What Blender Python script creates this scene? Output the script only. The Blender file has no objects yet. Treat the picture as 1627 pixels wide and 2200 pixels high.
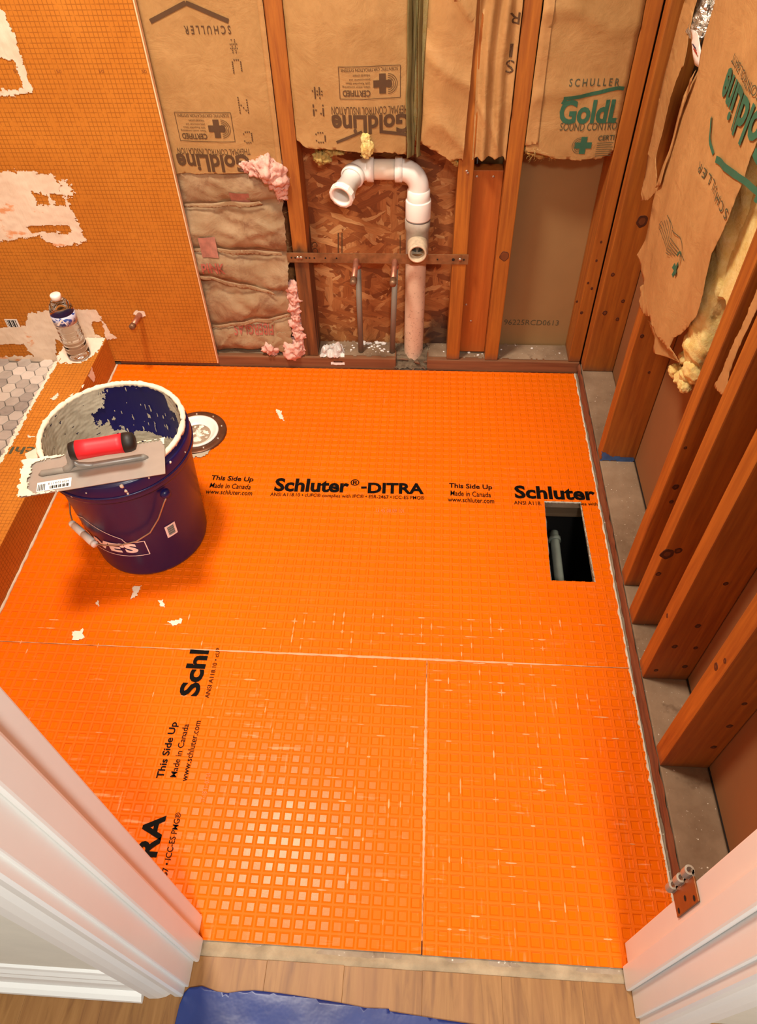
import bpy, bmesh, math, random
from mathutils import Vector, Matrix, noise
import numpy as np
random.seed(7)
S = bpy.context.scene
COL = S.collection
PI = math.pi

# ------------------------------------------------------------------ camera
PPX, PPY, FOC = 811.5, 1089.0, 1557.0
CAMZ = 1.39
CAMR = ((0.9979, 0.0311, -0.0563), (0.0604, -0.7529, 0.6553), (-0.0220, -0.6573, -0.7533))
cd = bpy.data.cameras.new('camera'); cam = bpy.data.objects.new('camera', cd); COL.objects.link(cam)
cd.sensor_fit = 'VERTICAL'; cd.sensor_height = 24.0; cd.lens = 24.0 * FOC / 2200.0
cd.shift_x = (813.5 - PPX) / 2200.0; cd.shift_y = (PPY - 1100.0) / 2200.0
cd.clip_start = 0.02
m = Matrix(((CAMR[0][0], -CAMR[0][1], -CAMR[0][2], 0), (CAMR[1][0], -CAMR[1][1], -CAMR[1][2], 0),
            (CAMR[2][0], -CAMR[2][1], -CAMR[2][2], CAMZ), (0, 0, 0, 1)))
cam.matrix_world = m
S.camera = cam

# ------------------------------------------------------------------ light
S.view_settings.view_transform = 'Standard'; S.view_settings.look = 'None'
S.view_settings.gamma = 1.0; S.view_settings.use_curve_mapping = False
S.view_settings.exposure = 0.0
w = bpy.data.worlds.new('world'); S.world = w; w.use_nodes = True
w.node_tree.nodes['Background'].inputs[0].default_value = (0.97, 1.0, 0.98, 1)
w.node_tree.nodes['Background'].inputs[1].default_value = 0.32
def area_light(name, loc, size, power, col, target=None):
    l = bpy.data.lights.new(name, 'AREA'); l.shape = 'DISK'; l.size = size; l.energy = power; l.color = col
    o = bpy.data.objects.new(name, l); COL.objects.link(o); o.location = loc
    if target:
        o.rotation_euler = (Vector(target) - Vector(loc)).to_track_quat('-Z', 'Y').to_euler()
    return o
area_light('bathroom_ceiling_light', (-0.62, 1.04, 2.38), 0.34, 52, (1.0, 0.90, 0.75))
area_light('hall_ceiling_light', (0.33, -0.80, 2.36), 0.4, 58, (1.0, 0.97, 0.91))

# ------------------------------------------------------------------ helpers
def lin(h):
    c = [int(h[i:i + 2], 16) / 255 for i in (0, 2, 4)]
    return tuple(x / 12.92 if x <= .04045 else ((x + .055) / 1.055) ** 2.4 for x in c) + (1,)
def ray(px, py):
    v = Vector((px - PPX, py - PPY, FOC))
    return Vector([sum(CAMR[i][j] * v[j] for j in range(3)) for i in range(3)])
O = Vector((0, 0, CAMZ))
def F(px, py, z=0.0): d = ray(px, py); return O + d * ((z - CAMZ) / d.z)      # point on the plane of height z
def B(px, py, y=1.765): d = ray(px, py); return O + d * (y / d.y)             # point on a plane parallel to the back wall
def R(px, py, x=0.46): d = ray(px, py); return O + d * (x / d.x)              # point on a plane parallel to the right wall
def rdg(x, y, z=0.0):
    a = max(0.0, 1 - abs(noise.noise(Vector((x, y, z)))) * 2.4); return a ** 4
def nz(x, y=0.0, z=0.0): return noise.noise(Vector((x, y, z)))

class NT:
    def __init__(s, name, rough=.5, metal=0, spec=.5):
        s.m = bpy.data.materials.new(name); s.m.use_nodes = True
        s.t = s.m.node_tree; s.n = s.t.nodes; s.b = s.n['Principled BSDF']
        s.b.inputs['Roughness'].default_value = rough; s.b.inputs['Metallic'].default_value = metal
        s.b.inputs['Specular IOR Level'].default_value = spec
        s.h = None
    def link(s, a, b): s.t.links.new(a, b)
    def node(s, t, **k):
        n = s.n.new(t)
        for a, v in k.items(): setattr(n, a, v)
        return n
    def val(s, inp, v):
        if hasattr(v, 'links') or hasattr(v, 'is_linked'): s.link(v, inp)
        else: inp.default_value = v
    def coord(s, scale=(1, 1, 1), kind='Object', rot=(0, 0, 0)):
        c = s.node('ShaderNodeTexCoord'); mp = s.node('ShaderNodeMapping')
        s.link(c.outputs[kind], mp.inputs[0]); mp.inputs['Scale'].default_value = scale; mp.inputs['Rotation'].default_value = rot
        return mp.outputs[0]
    def world(s, scale=(1, 1, 1), rot=(0, 0, 0)):
        c = s.node('ShaderNodeNewGeometry').outputs['Position']
        if any(rot):
            m0 = s.node('ShaderNodeMapping'); s.link(c, m0.inputs[0]); m0.inputs['Rotation'].default_value = rot; c = m0.outputs[0]
        mp = s.node('ShaderNodeMapping'); s.link(c, mp.inputs[0]); mp.inputs['Scale'].default_value = scale
        return mp.outputs[0]
    def noise(s, vec, scale, detail=4, rough=.55, dist=0):
        n = s.node('ShaderNodeTexNoise'); s.link(vec, n.inputs['Vector'])
        n.inputs['Scale'].default_value = scale; n.inputs['Detail'].default_value = detail
        n.inputs['Roughness'].default_value = rough; n.inputs['Distortion'].default_value = dist
        return n.outputs[0]
    def ramp(s, fac, stops):
        r = s.node('ShaderNodeValToRGB'); s.link(fac, r.inputs[0]); e = r.color_ramp.elements
        while len(e) < len(stops): e.new(.5)
        for el, (p, c) in zip(e, stops): el.position = p; el.color = c if len(c) == 4 else tuple(c) + (1,)
        return r.outputs[0]
    def step(s, fac, a, b):
        return s.ramp(fac, [(a, (0, 0, 0, 1)), (b, (1, 1, 1, 1))])
    def mix(s, fac, a, b, mode='MIX'):
        n = s.node('ShaderNodeMix', data_type='RGBA', blend_type=mode)
        s.val(n.inputs[0], fac); s.val(n.inputs[6], a); s.val(n.inputs[7], b)
        return n.outputs[2]
    def math(s, op, a, b=0.0):
        n = s.node('ShaderNodeMath', operation=op); s.val(n.inputs[0], a); s.val(n.inputs[1], b); return n.outputs[0]
    def sep(s, vec):
        n = s.node('ShaderNodeSeparateXYZ'); s.link(vec, n.inputs[0]); return n.outputs
    def col(s, c): s.val(s.b.inputs['Base Color'], c); return s
    def rough(s, c): s.val(s.b.inputs['Roughness'], c); return s
    def bump(s, h, strength=.3, dist=.002):
        n = s.node('ShaderNodeBump'); n.inputs['Strength'].default_value = strength; n.inputs['Distance'].default_value = dist
        s.link(h, n.inputs['Height'])
        if s.h: s.link(s.h, n.inputs['Normal'])
        s.h = n.outputs[0]; s.link(s.h, s.b.inputs['Normal']); return s

def plain(name, h, rough=.5, metal=0, var=.12, scale=18, bump=.0, spec=.5, bscale=None):
    m = NT(name, rough, metal, spec); v = m.world()
    c = lin(h); f = m.noise(v, scale, 5)
    d = tuple(x * (1 - var) for x in c[:3]) + (1,); l = tuple(min(1, x * (1 + var)) for x in c[:3]) + (1,)
    m.col(m.ramp(f, [(.3, d), (.7, l)]))
    if bump: m.bump(m.noise(v, bscale or scale * 6, 4), bump, .002)
    return m.m

# ------------------------------------------------------------------ materials
def wood(name, a, b, knots=.5, dirt=None, axis='z', rough=.6):
    m = NT(name, rough)
    sc = {'z': (1, 1, .055), 'x': (.055, 1, 1), 'y': (1, .055, 1)}[axis]
    c = m.node('ShaderNodeNewGeometry').outputs['Position']
    oi = m.node('ShaderNodeObjectInfo')
    off = m.node('ShaderNodeVectorMath', operation='MULTIPLY_ADD')
    m.link(c, off.inputs[0]); off.inputs[1].default_value = (1, 1, 1)
    sh = m.node('ShaderNodeVectorMath', operation='SCALE'); sh.inputs[0].default_value = (7.1, 3.3, 5.7)
    m.link(oi.outputs['Random'], sh.inputs['Scale']); m.link(sh.outputs[0], off.inputs[2])
    mp = m.node('ShaderNodeMapping'); m.link(off.outputs[0], mp.inputs[0]); mp.inputs['Scale'].default_value = sc
    v = mp.outputs[0]
    g = m.noise(v, 90, 5, .6, .3); big = m.noise(v, 22, 3)
    mp2 = m.node('ShaderNodeMapping'); m.link(off.outputs[0], mp2.inputs[0])
    mp2.inputs['Scale'].default_value = {'z': (9, 9, 5), 'x': (5, 9, 9), 'y': (9, 5, 9)}[axis]
    vo = m.node('ShaderNodeTexVoronoi'); m.link(mp2.outputs[0], vo.inputs['Vector']); vo.inputs['Scale'].default_value = 1
    ca, cb = lin(a), lin(b)
    base = m.mix(m.step(g, .35, .72), ca, cb)
    base = m.mix(m.math('MULTIPLY', m.step(big, .42, .66), .5), base, tuple(x * .62 for x in ca[:3]) + (1,))
    kn = m.ramp(vo.outputs['Distance'], [(.0, (1, 1, 1, 1)), (.055, (.85, .85, .85, 1)), (.085, (0, 0, 0, 1))])
    rnd = m.step(m.sep(vo.outputs['Color'])[0], 1 - knots, 1.001 - knots)
    kf = m.math('MULTIPLY', kn, rnd)
    base = m.mix(kf, base, lin('4A2410'))
    if dirt:
        z = m.sep(m.node('ShaderNodeNewGeometry').outputs['Position'])[2]
        dn = m.noise(v, 30, 4)
        e = m.math('ADD', z, m.math('MULTIPLY', dn, .03))
        base = m.mix(m.math('MULTIPLY', m.ramp(e, [(.05, (1, 1, 1, 1)), (.075, (0, 0, 0, 1))]), .7), base, lin('5A4638'))
    m.col(base); m.bump(g, .25, .0012)
    return m.m
STUD = wood('stud_wood', 'B26A20', '884612', .0, dirt=True)
def wetwood():
    m = NT('water_stained_wood', .7); v = m.world((1, 1, .07)); g = m.noise(v, 90, 5, .6, .3); w_ = m.world()
    c = m.ramp(g, [(.3, lin('884612')), (.7, lin('B26A20'))])
    e = m.math('ADD', m.sep(w_)[2], m.math('MULTIPLY', m.noise(m.world((1, 1, .3)), 26, 4), .22))
    d = m.ramp(m.noise(v, 60, 5), [(.35, lin('3E2412')), (.7, lin('8A5428'))])
    c = m.mix(m.ramp(e, [(.50, (1, 1, 1, 1)), (.53, (0, 0, 0, 1))]), c, d)
    m.col(c); m.bump(g, .25, .0012); return m.m
WET = wetwood()
PLATEW = wood('plate_wood', '8A5A38', '6E4126', .2, axis='x', rough=.75)
PLATEY = wood('plate_wood_side', '8E5636', '5A3220', .0, axis='y', rough=.75)
BLOCKW = wood('block_wood', 'B4601E', '9E4C12', .35)
EXPW = wood('bare_wood', 'A8602C', '8E4C1E', .0)

def osb():
    m = NT('oriented_strand_board', .7)
    c = None; wp = m.noise(m.world(), 30, 2)
    for i, (rot, sc) in enumerate([(.1, (14, 1, 60)), (.9, (15, 1, 62)), (-.8, (14, 1, 66)), (1.5, (16, 1, 60)), (.45, (13, 1, 70)), (-.35, (15, 1, 64))]):
        v = m.world(sc, (0, rot, 0))
        ad = m.node('ShaderNodeVectorMath', operation='ADD'); m.link(v, ad.inputs[0])
        sc_ = m.node('ShaderNodeVectorMath', operation='SCALE'); sc_.inputs[0].default_value = (.9, .3, .9); m.link(wp, sc_.inputs['Scale']); m.link(sc_.outputs[0], ad.inputs[1])
        vo = m.node('ShaderNodeTexVoronoi'); m.link(ad.outputs[0], vo.inputs['Vector']); vo.inputs['Scale'].default_value = 1
        vo.inputs['Randomness'].default_value = 1
        r = m.sep(vo.outputs['Color'])
        g = m.noise(m.world((sc[0] * 1.2, 1, sc[2] * 4), (0, rot, 0)), 1.5, 4)
        k = m.ramp(r[0], [(0, lin('743C16')), (.4, lin('9A5828')), (.75, lin('B4743E')), (1, lin('CC9A62'))])
        k = m.mix(m.math('MULTIPLY', m.step(g, .4, .7), .4), k, lin('5E3014'))
        if c is None: c, hh = k, r[2]
        else:
            sel = m.step(r[1], .62, .66); c = m.mix(sel, c, k); hh = m.mix(sel, hh, r[2])
    z = m.sep(m.node('ShaderNodeNewGeometry').outputs['Position'])
    d = m.math('ADD', m.math('MULTIPLY', z[0], 1.0), m.math('MULTIPLY', m.noise(m.world(), 25), .05))
    dz = m.math('ADD', z[2], m.math('MULTIPLY', m.noise(m.world(), 16), .12))
    blk = m.math('MULTIPLY', m.step(d, .03, .045), m.ramp(dz, [(.16, (1, 1, 1, 1)), (.23, (0, 0, 0, 1))]))
    c = m.mix(m.math('MULTIPLY', blk, .85), c, lin('33261E'))
    m.col(c); m.bump(hh, .5, .002)
    return m.m
OSB = osb()

def kraft(name, a, b, stain=.0, bs=.35, scol='6E3E20'):
    m = NT(name, .62, 0, .35); v = m.world()
    f = m.noise(v, 9, 5, .6); g = m.noise(v, 70, 3)
    c = m.ramp(f, [(.3, lin(a)), (.7, lin(b))])
    c = m.mix(m.math('MULTIPLY', m.step(g, .45, .8), .18), c, lin('7A5026'))
    if stain:
        c = m.mix(m.math('MULTIPLY', m.step(m.noise(v, 13, 6, .7, .6), .5, .68), stain), c, lin(scol))
    m.col(c)
    cr = m.noise(v, 16, 6, .62, .8); m.bump(cr, bs * .7, .012)
    rn_ = m.node('ShaderNodeTexNoise', noise_type='RIDGED_MULTIFRACTAL'); m.link(m.world((1, 1, .55)), rn_.inputs['Vector']); rn_.inputs['Scale'].default_value = 9; rn_.inputs['Detail'].default_value = 3; m.bump(rn_.outputs[0], .22, .006); m.bump(m.noise(v, 220, 2), .08, .0006)
    return m.m
KRAFT = kraft('kraft_paper', 'A27A48', 'B58C58')
KRAFTR = kraft('kraft_paper_light', 'A97E4C', 'BC8F5A')
KRAFTO = kraft('old_kraft_paper', '967A58', 'AE9270', .65, .5, '6E402A')
KRAFTD = kraft('olive_kraft_fold', '6A603C', '7E7448', 0, .2)

def fiber(name, a, b):
    m = NT(name, .95, 0, .1); v = m.world()
    m.col(m.ramp(m.noise(v, 45, 6, .7), [(.25, lin(a)), (.75, lin(b))]))
    m.b.inputs['Subsurface Weight'].default_value = .15; m.b.inputs['Subsurface Radius'].default_value = (.02, .012, .006)
    m.b.inputs['Subsurface Scale'].default_value = .4
    m.bump(m.noise(v, 140, 6, .75), .7, .004); return m.m
YFIB = fiber('yellow_fiberglass', 'D8B45C', 'F4E2A0')
PFIB = fiber('pink_fiberglass', 'DC9C8C', 'F4C6B6')
GFIB = fiber('aged_fiberglass', 'A88848', 'C8AA68')

def ditra(name, r0, r1, sp):
    m = NT(name, .38, 0, sp)
    p = m.world(); xyz = m.sep(p)
    base = m.ramp(m.noise(p, 3, 3), [(.3, (.78, .130, .0004, 1)), (.7, (.78, .147, .0004, 1))])
    # dried thinset haze left in streaks along the grooves of the sheets
    big = m.noise(p, 4.2, 4, .6)
    sx = m.noise(m.world((14, 90, 1)), 1.0, 4, .6); sy = m.noise(m.world((90, 14, 1)), 1.0, 4, .6)
    def gro(c, off):
        a = m.math('ADD', m.math('DIVIDE', c, PITCH), off); a = m.math('FRACT', a)
        a = m.math('ABSOLUTE', m.math('SUBTRACT', a, .5)); return m.step(a, .33, .4)
    gx = gro(xyz[0], 100.0); gy = gro(xyz[1], 100.0)
    near = m.ramp(xyz[1], [(.5, (1, 1, 1, 1)), (.86, (.25, .25, .25, 1))])
    a = m.math('MULTIPLY', gy, m.step(sx, .565, .66)); b = m.math('MULTIPLY', gx, m.step(sy, .58, .68))
    s = m.math('MAXIMUM', a, b)
    s = m.math('MULTIPLY', s, m.step(big, .46, .62))
    s = m.math('MULTIPLY', m.math('MULTIPLY', s, near), .62)
    m.col(m.mix(s, base, lin('F0A878'))); m.rough(m.math('ADD', m.math('MULTIPLY', s, .35), m.math('ADD', r0, m.math('MULTIPLY', m.noise(p, 30, 3), r1))))
    m.bump(m.noise(m.world((40, 40, 40)), 6, 2), .05, .0008)
    return m.m
PITCH = .0219
DITRA = [ditra('orange_membrane', .50, .1, .16), ditra('orange_membrane_cell', .23, .07, .17)]
def kerdi(name, a, flip=False):
    m = NT(name, .75, 0, .25); p = m.world(); q = m.sep(p)
    base = m.ramp(m.noise(p, 7, 4), [(.3, lin(a)), (.7, lin('C87E2A'))])
    L = None
    for ax in range(3):
        f = m.math('FRACT', m.math('ADD', m.math('DIVIDE', q[ax], .0102), 500.37))
        l = m.ramp(m.math('ABSOLUTE', m.math('SUBTRACT', f, .5)), [(.0, (1, 1, 1, 1)), (.07, (1, 1, 1, 1)), (.12, (0, 0, 0, 1))])
        nrm = m.sep(m.node('ShaderNodeNewGeometry').outputs['Normal'])[ax]
        l = m.math('MULTIPLY', l, m.math('LESS_THAN', m.math('ABSOLUTE', nrm), .5))
        L = l if L is None else m.math('MAXIMUM', L, l)
    L = m.math('MULTIPLY', L, m.step(m.noise(p, 60, 2), .25, .5))
    m.col(m.mix(m.math('MULTIPLY', L, .5), base, lin('70380C')))
    m.bump(m.noise(p, 420, 2), .25, .0006); return m.m
KERDI = kerdi('orange_foam_board_face', 'BC7222')
FOAM = plain('pale_foam_edge', 'F2C8A0', .8)
def thinset(name, a, b, orange=.0):
    m = NT(name, .85, 0, .3); v = m.world()
    c = m.ramp(m.noise(v, 14, 6, .65), [(.3, lin(a)), (.7, lin(b))])
    if orange: c = m.mix(m.step(m.noise(m.world((8, 8, 16)), 1.6, 5, .6), .6, .66), c, lin('E2A071'))
    m.col(c); m.bump(m.noise(m.world((1, 1, .25)), 60, 5, .6), .5, .003); return m.m
TSET = thinset('dried_thinset', 'DCC6AE', 'EFDCC6', 1)
TSETP = thinset('pale_thinset', 'E6D3BE', 'F4E6D4')
TSETG = thinset('grey_thinset', 'A9A08E', 'C6BEA9')
RIMT = thinset('cream_mortar', 'DCCFB8', 'EFE4CE')
PVC = plain('white_pvc', 'F6F1E9', .32, 0, .03)
PVCT = plain('yellowed_pvc', 'EFE0CC', .4, 0, .05)
def dirtypvc():
    m = NT('stained_pvc', .5); v = m.world()
    c = m.ramp(m.noise(v, 12, 4), [(.3, lin('CBB096')), (.7, lin('DCC4AA'))])
    z = m.sep(v)[2]
    k = m.math('MULTIPLY', m.step(m.noise(v, 130, 4, .7), .58, .66), m.ramp(z, [(.0, (1, 1, 1, 1)), (.34, (.25, .25, .25, 1))]))
    m.col(m.mix(k, c, lin('6A4C3A'))); return m.m
PVCD = dirtypvc()
PVCG = plain('grey_glued_pvc', 'A89A8A', .45, 0, .2, 40)
GLUE = plain('pipe_joint_grey', '6A6460', .6)  # grey ring between the tee and the coupling
COPPER = plain('copper_pipe', 'B98068', .42, .75, .2, 60)
COPD = plain('tarnished_copper', '8A6A50', .5, .6, .25, 90)
GREYP = plain('grey_polybutylene', '7C7468', .5, 0, .08)
STRAP = plain('rusty_galvanised_steel', '8A6440', .55, .45, .35, 45)
NAIL = plain('nail_steel', 'B8A898', .35, .8)
DARK = plain('dark_void', '140D0A', .9)
HOLE = plain('screw_hole_dark', '1A100A', .9)
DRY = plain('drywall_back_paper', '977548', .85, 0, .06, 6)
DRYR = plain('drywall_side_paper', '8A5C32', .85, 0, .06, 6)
def subfloor():
    m = NT('dusty_subfloor', .9); v = m.world()
    c = m.ramp(m.noise(v, 10, 6, .65), [(.25, lin('6E5844')), (.5, lin('94806A')), (.8, lin('B4A28C'))])
    c = m.mix(m.step(m.noise(v, 160, 3), .66, .72), c, lin('DCD0C0'))
    c = m.mix(m.math('MULTIPLY', m.step(m.noise(v, 24, 3), .62, .68), .7), c, lin('57402E'))
    m.col(c); m.bump(m.noise(v, 90, 5), .4, .002); return m.m
SUB = subfloor()
DUST = SUB
def platetop(name):
    m = NT(name, .9); v = m.world()
    c = m.ramp(m.noise(v, 8, 6, .6), [(.28, lin('6E563F')), (.5, lin('8A725A')), (.75, lin('A48C72'))])
    c = m.mix(m.step(m.noise(v, 190, 3), .68, .73), c, lin('E4DCCC'))
    c = m.mix(m.math('MULTIPLY', m.step(m.noise(v, 20, 4), .64, .72), .55), c, lin('5E4632'))
    m.col(c); m.bump(m.noise(v, 70, 5), .3, .002); return m.m
PLATET = platetop('dusty_plate_top')
INK = plain('black_ink', '0A0806', .7, spec=.1)
INKB = plain('brown_ink', '54391F', .75)
INKG = plain('green_ink', '2E6048', .75)
INKD = plain('dark_green_ink', '4A4A34', .75)
INKR = plain('faded_red_ink', 'A85A48', .8, 0, .2, 60)
INKF = plain('faint_ink', 'C87848', .8)
WHITEP = plain('white_paint', 'F2F0EA', .35, 0, .03, 5, .05)
HALLW = plain('hall_wall_paint', 'E8E2D2', .7, 0, .03, 20, .15, .3)
LABEL = plain('white_label', 'F0EAE4', .5)
BLUE = NT('blue_bucket_plastic', .3).col(lin('17154F')).m
def lam():
    m = NT('oak_laminate', .45); oi = m.node('ShaderNodeObjectInfo')
    v = m.world((1, .09, 1)); g = m.noise(v, 62, 5, .6, .9); b = m.noise(v, 16, 3)
    c = m.ramp(g, [(.3, lin('70461F')), (.5, lin('8E6230')), (.75, lin('A27440'))])
    c = m.mix(m.math('MULTIPLY', m.step(b, .5, .62), .5), c, lin('8A5C30'))
    c = m.mix(m.math('MULTIPLY', oi.outputs['Random'], .25), c, lin('86582E'))
    m.col(c); return m.m
LAM = lam()

# ------------------------------------------------------------------ mesh tools
class MB:
    def __init__(s): s.v = []; s.f = []; s.mi = []; s.sm = []; s.cur = 0
    def add(s, vs, fs, smooth=False):
        o = len(s.v); s.v += [tuple(p) for p in vs]
        for f in fs: s.f.append(tuple(i + o for i in f)); s.mi.append(s.cur); s.sm.append(smooth)
        return s
    def box(s, x0, x1, y0, y1, z0, z1, b=0.0):
        if b <= 0:
            return s.add([(x, y, z) for z in (z0, z1) for y in (y0, y1) for x in (x0, x1)],
                         [(0, 2, 3, 1), (4, 5, 7, 6), (0, 1, 5, 4), (2, 6, 7, 3), (0, 4, 6, 2), (1, 3, 7, 5)])
        bm = bmesh.new(); bmesh.ops.create_cube(bm, size=1)
        for v in bm.verts: v.co = Vector(((x0 + x1) / 2 + v.co.x * (x1 - x0), (y0 + y1) / 2 + v.co.y * (y1 - y0), (z0 + z1) / 2 + v.co.z * (z1 - z0)))
        bmesh.ops.bevel(bm, geom=bm.edges[:], offset=b, segments=2, affect='EDGES', profile=.6)
        s.bm(bm); return s
    def bm(s, bm, smooth=False):
        bm.verts.index_update()
        s.add([v.co for v in bm.verts], [[v.index for v in f.verts] for f in bm.faces], smooth); bm.free(); return s
    def lathe(s, prof, n=40, c=(0, 0, 0), axis=None, smooth=True, caps=(False, False)):
        vs = []; fs = []
        for r, z in prof:
            for i in range(n):
                a = 2 * PI * i / n; vs.append(Vector((r * math.cos(a), r * math.sin(a), z)))
        k = len(prof)
        for j in range(k - 1):
            for i in range(n):
                i2 = (i + 1) % n; fs.append((j * n + i, j * n + i2, (j + 1) * n + i2, (j + 1) * n + i))
        if caps[0]: fs.append(tuple(range(n))[::-1])
        if caps[1]: fs.append(tuple((k - 1) * n + i for i in range(n)))
        if axis is not None:
            q = Vector((0, 0, 1)).rotation_difference(Vector(axis)); vs = [q @ v for v in vs]
        vs = [v + Vector(c) for v in vs]
        return s.add(vs, fs, smooth)
    def tube(s, path, r, n=12, caps=True, smooth=True):
        P = [Vector(p) for p in path]; k = len(P); rr = r if isinstance(r, (list, tuple)) else [r] * k
        T = [(P[min(i + 1, k - 1)] - P[max(i - 1, 0)]).normalized() for i in range(k)]
        up = Vector((0, 0, 1)) if abs(T[0].z) < .9 else Vector((1, 0, 0))
        N = (up - T[0] * up.dot(T[0])).normalized(); vs = []; fs = []
        for i in range(k):
            N = (N - T[i] * N.dot(T[i])).normalized(); Bn = T[i].cross(N)
            for j in range(n):
                a = 2 * PI * j / n; vs.append(P[i] + (N * math.cos(a) + Bn * math.sin(a)) * rr[i])
        for i in range(k - 1):
            for j in range(n):
                j2 = (j + 1) % n; fs.append((i * n + j, i * n + j2, (i + 1) * n + j2, (i + 1) * n + j))
        if caps: fs.append(tuple(range(n))[::-1]); fs.append(tuple((k - 1) * n + j for j in range(n)))
        return s.add(vs, fs, smooth)
    def grid(s, nu, nv, fn, smooth=True, keep=None):
        vs = [fn(i / nu, j / nv) for j in range(nv + 1) for i in range(nu + 1)]
        fs = []
        for j in range(nv):
            for i in range(nu):
                if keep and not keep((i + .5) / nu, (j + .5) / nv): continue
                a = j * (nu + 1) + i; fs.append((a, a + 1, a + nu + 2, a + nu + 1))
        return s.add(vs, fs, smooth)
    def prism(s, prof, p0, p1, up=(0, 0, 1)):
        # profile (a, b) swept from p0 to p1; a along cross(dir, up), b along up
        p0 = Vector(p0); p1 = Vector(p1); d = (p1 - p0).normalized(); u = Vector(up); sd = d.cross(u).normalized()
        n = len(prof); vs = [p + sd * a + u * b for p in (p0, p1) for a, b in prof]
        fs = [(i, (i + 1) % n, n + (i + 1) % n, n + i) for i in range(n)] + [tuple(range(n))[::-1], tuple(range(n, 2 * n))]
        return s.add(vs, fs)
    def obj(s, name, mats, parent=None, loc=None, fix=True, merge=False):
        me = bpy.data.meshes.new(name); me.from_pydata(s.v, [], s.f)
        mats = mats if isinstance(mats, (list, tuple)) else [mats]
        for mm in mats: me.materials.append(mm)
        me.polygons.foreach_set('material_index', s.mi); me.polygons.foreach_set('use_smooth', s.sm)
        if fix or merge:
            bm = bmesh.new(); bm.from_mesh(me)
            if merge: bmesh.ops.remove_doubles(bm, verts=bm.verts, dist=1e-5)
            if fix: bmesh.ops.recalc_face_normals(bm, faces=bm.faces)
            bm.to_mesh(me); bm.free()
        me.update(); o = bpy.data.objects.new(name, me); COL.objects.link(o)
        if parent: o.parent = parent
        if parent and loc is None:
            o.location = Vector((0, 0, 0)) - WORLD.get(parent.name, Vector((0, 0, 0)))
        if loc: o.location = loc
        return o
WORLD = {}
def tag(o, label, cat=None, group=None, kind=None):
    o['label'] = label
    if cat: o['category'] = cat
    if group: o['group'] = group
    if kind: o['kind'] = kind
    return o
def thing(name, label, cat, loc=(0, 0, 0), group=None):
    o = bpy.data.objects.new(name, None); COL.objects.link(o); o.location = loc; o.empty_display_size = .05
    WORLD[o.name] = Vector(loc); return tag(o, label, cat, group)
def struct(o, label=None):
    o['kind'] = 'structure'
    if label: o['label'] = label
    return o
def solid(o, t, off=0):
    md = o.modifiers.new('thick', 'SOLIDIFY'); md.thickness = t; md.offset = off; return o

# ---- flat print
_tc = {}
def text2d(body, bold=0.0, step=None):
    key = (body, bold)
    if key in _tc: return _tc[key]
    cu = bpy.data.curves.new('t', 'FONT'); cu.body = body; cu.offset = bold; cu.resolution_u = 3
    o = bpy.data.objects.new('t', cu); COL.objects.link(o)
    dg = bpy.context.evaluated_depsgraph_get(); dg.update()
    me = bpy.data.meshes.new_from_object(o.evaluated_get(dg))
    vs = [(v.co.x, v.co.y) for v in me.vertices]; fs = [tuple(p.vertices) for p in me.polygons]
    bpy.data.objects.remove(o); bpy.data.curves.remove(cu); bpy.data.meshes.remove(me)
    x0 = min(v[0] for v in vs); x1 = max(v[0] for v in vs); y0 = min(v[1] for v in vs); y1 = max(v[1] for v in vs)
    r = ([((a - x0) / (x1 - x0), (b - y0) / (y1 - y0)) for a, b in vs], fs); _tc[key] = r; return r
GL = {'#': ['01010', '01010', '11111', '01010', '11111', '01010', '01010'], 'U': ['10001'] * 6 + ['01110'],
      'N': ['10001', '11001', '10101', '10011', '10001', '10001', '10001'], 'C': ['01110', '10001', '10000', '10000', '10000', '10001', '01110'],
      'R': ['11110', '10001', '10001', '11110', '10100', '10010', '10001'], '1': ['00100', '01100', '00100', '00100', '00100', '00100', '01110'],
      '9': ['01110', '10001', '10001', '01111', '00001', '00001', '01110'], 'D': ['11110'] + ['10001'] * 5 + ['11110']}
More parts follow.
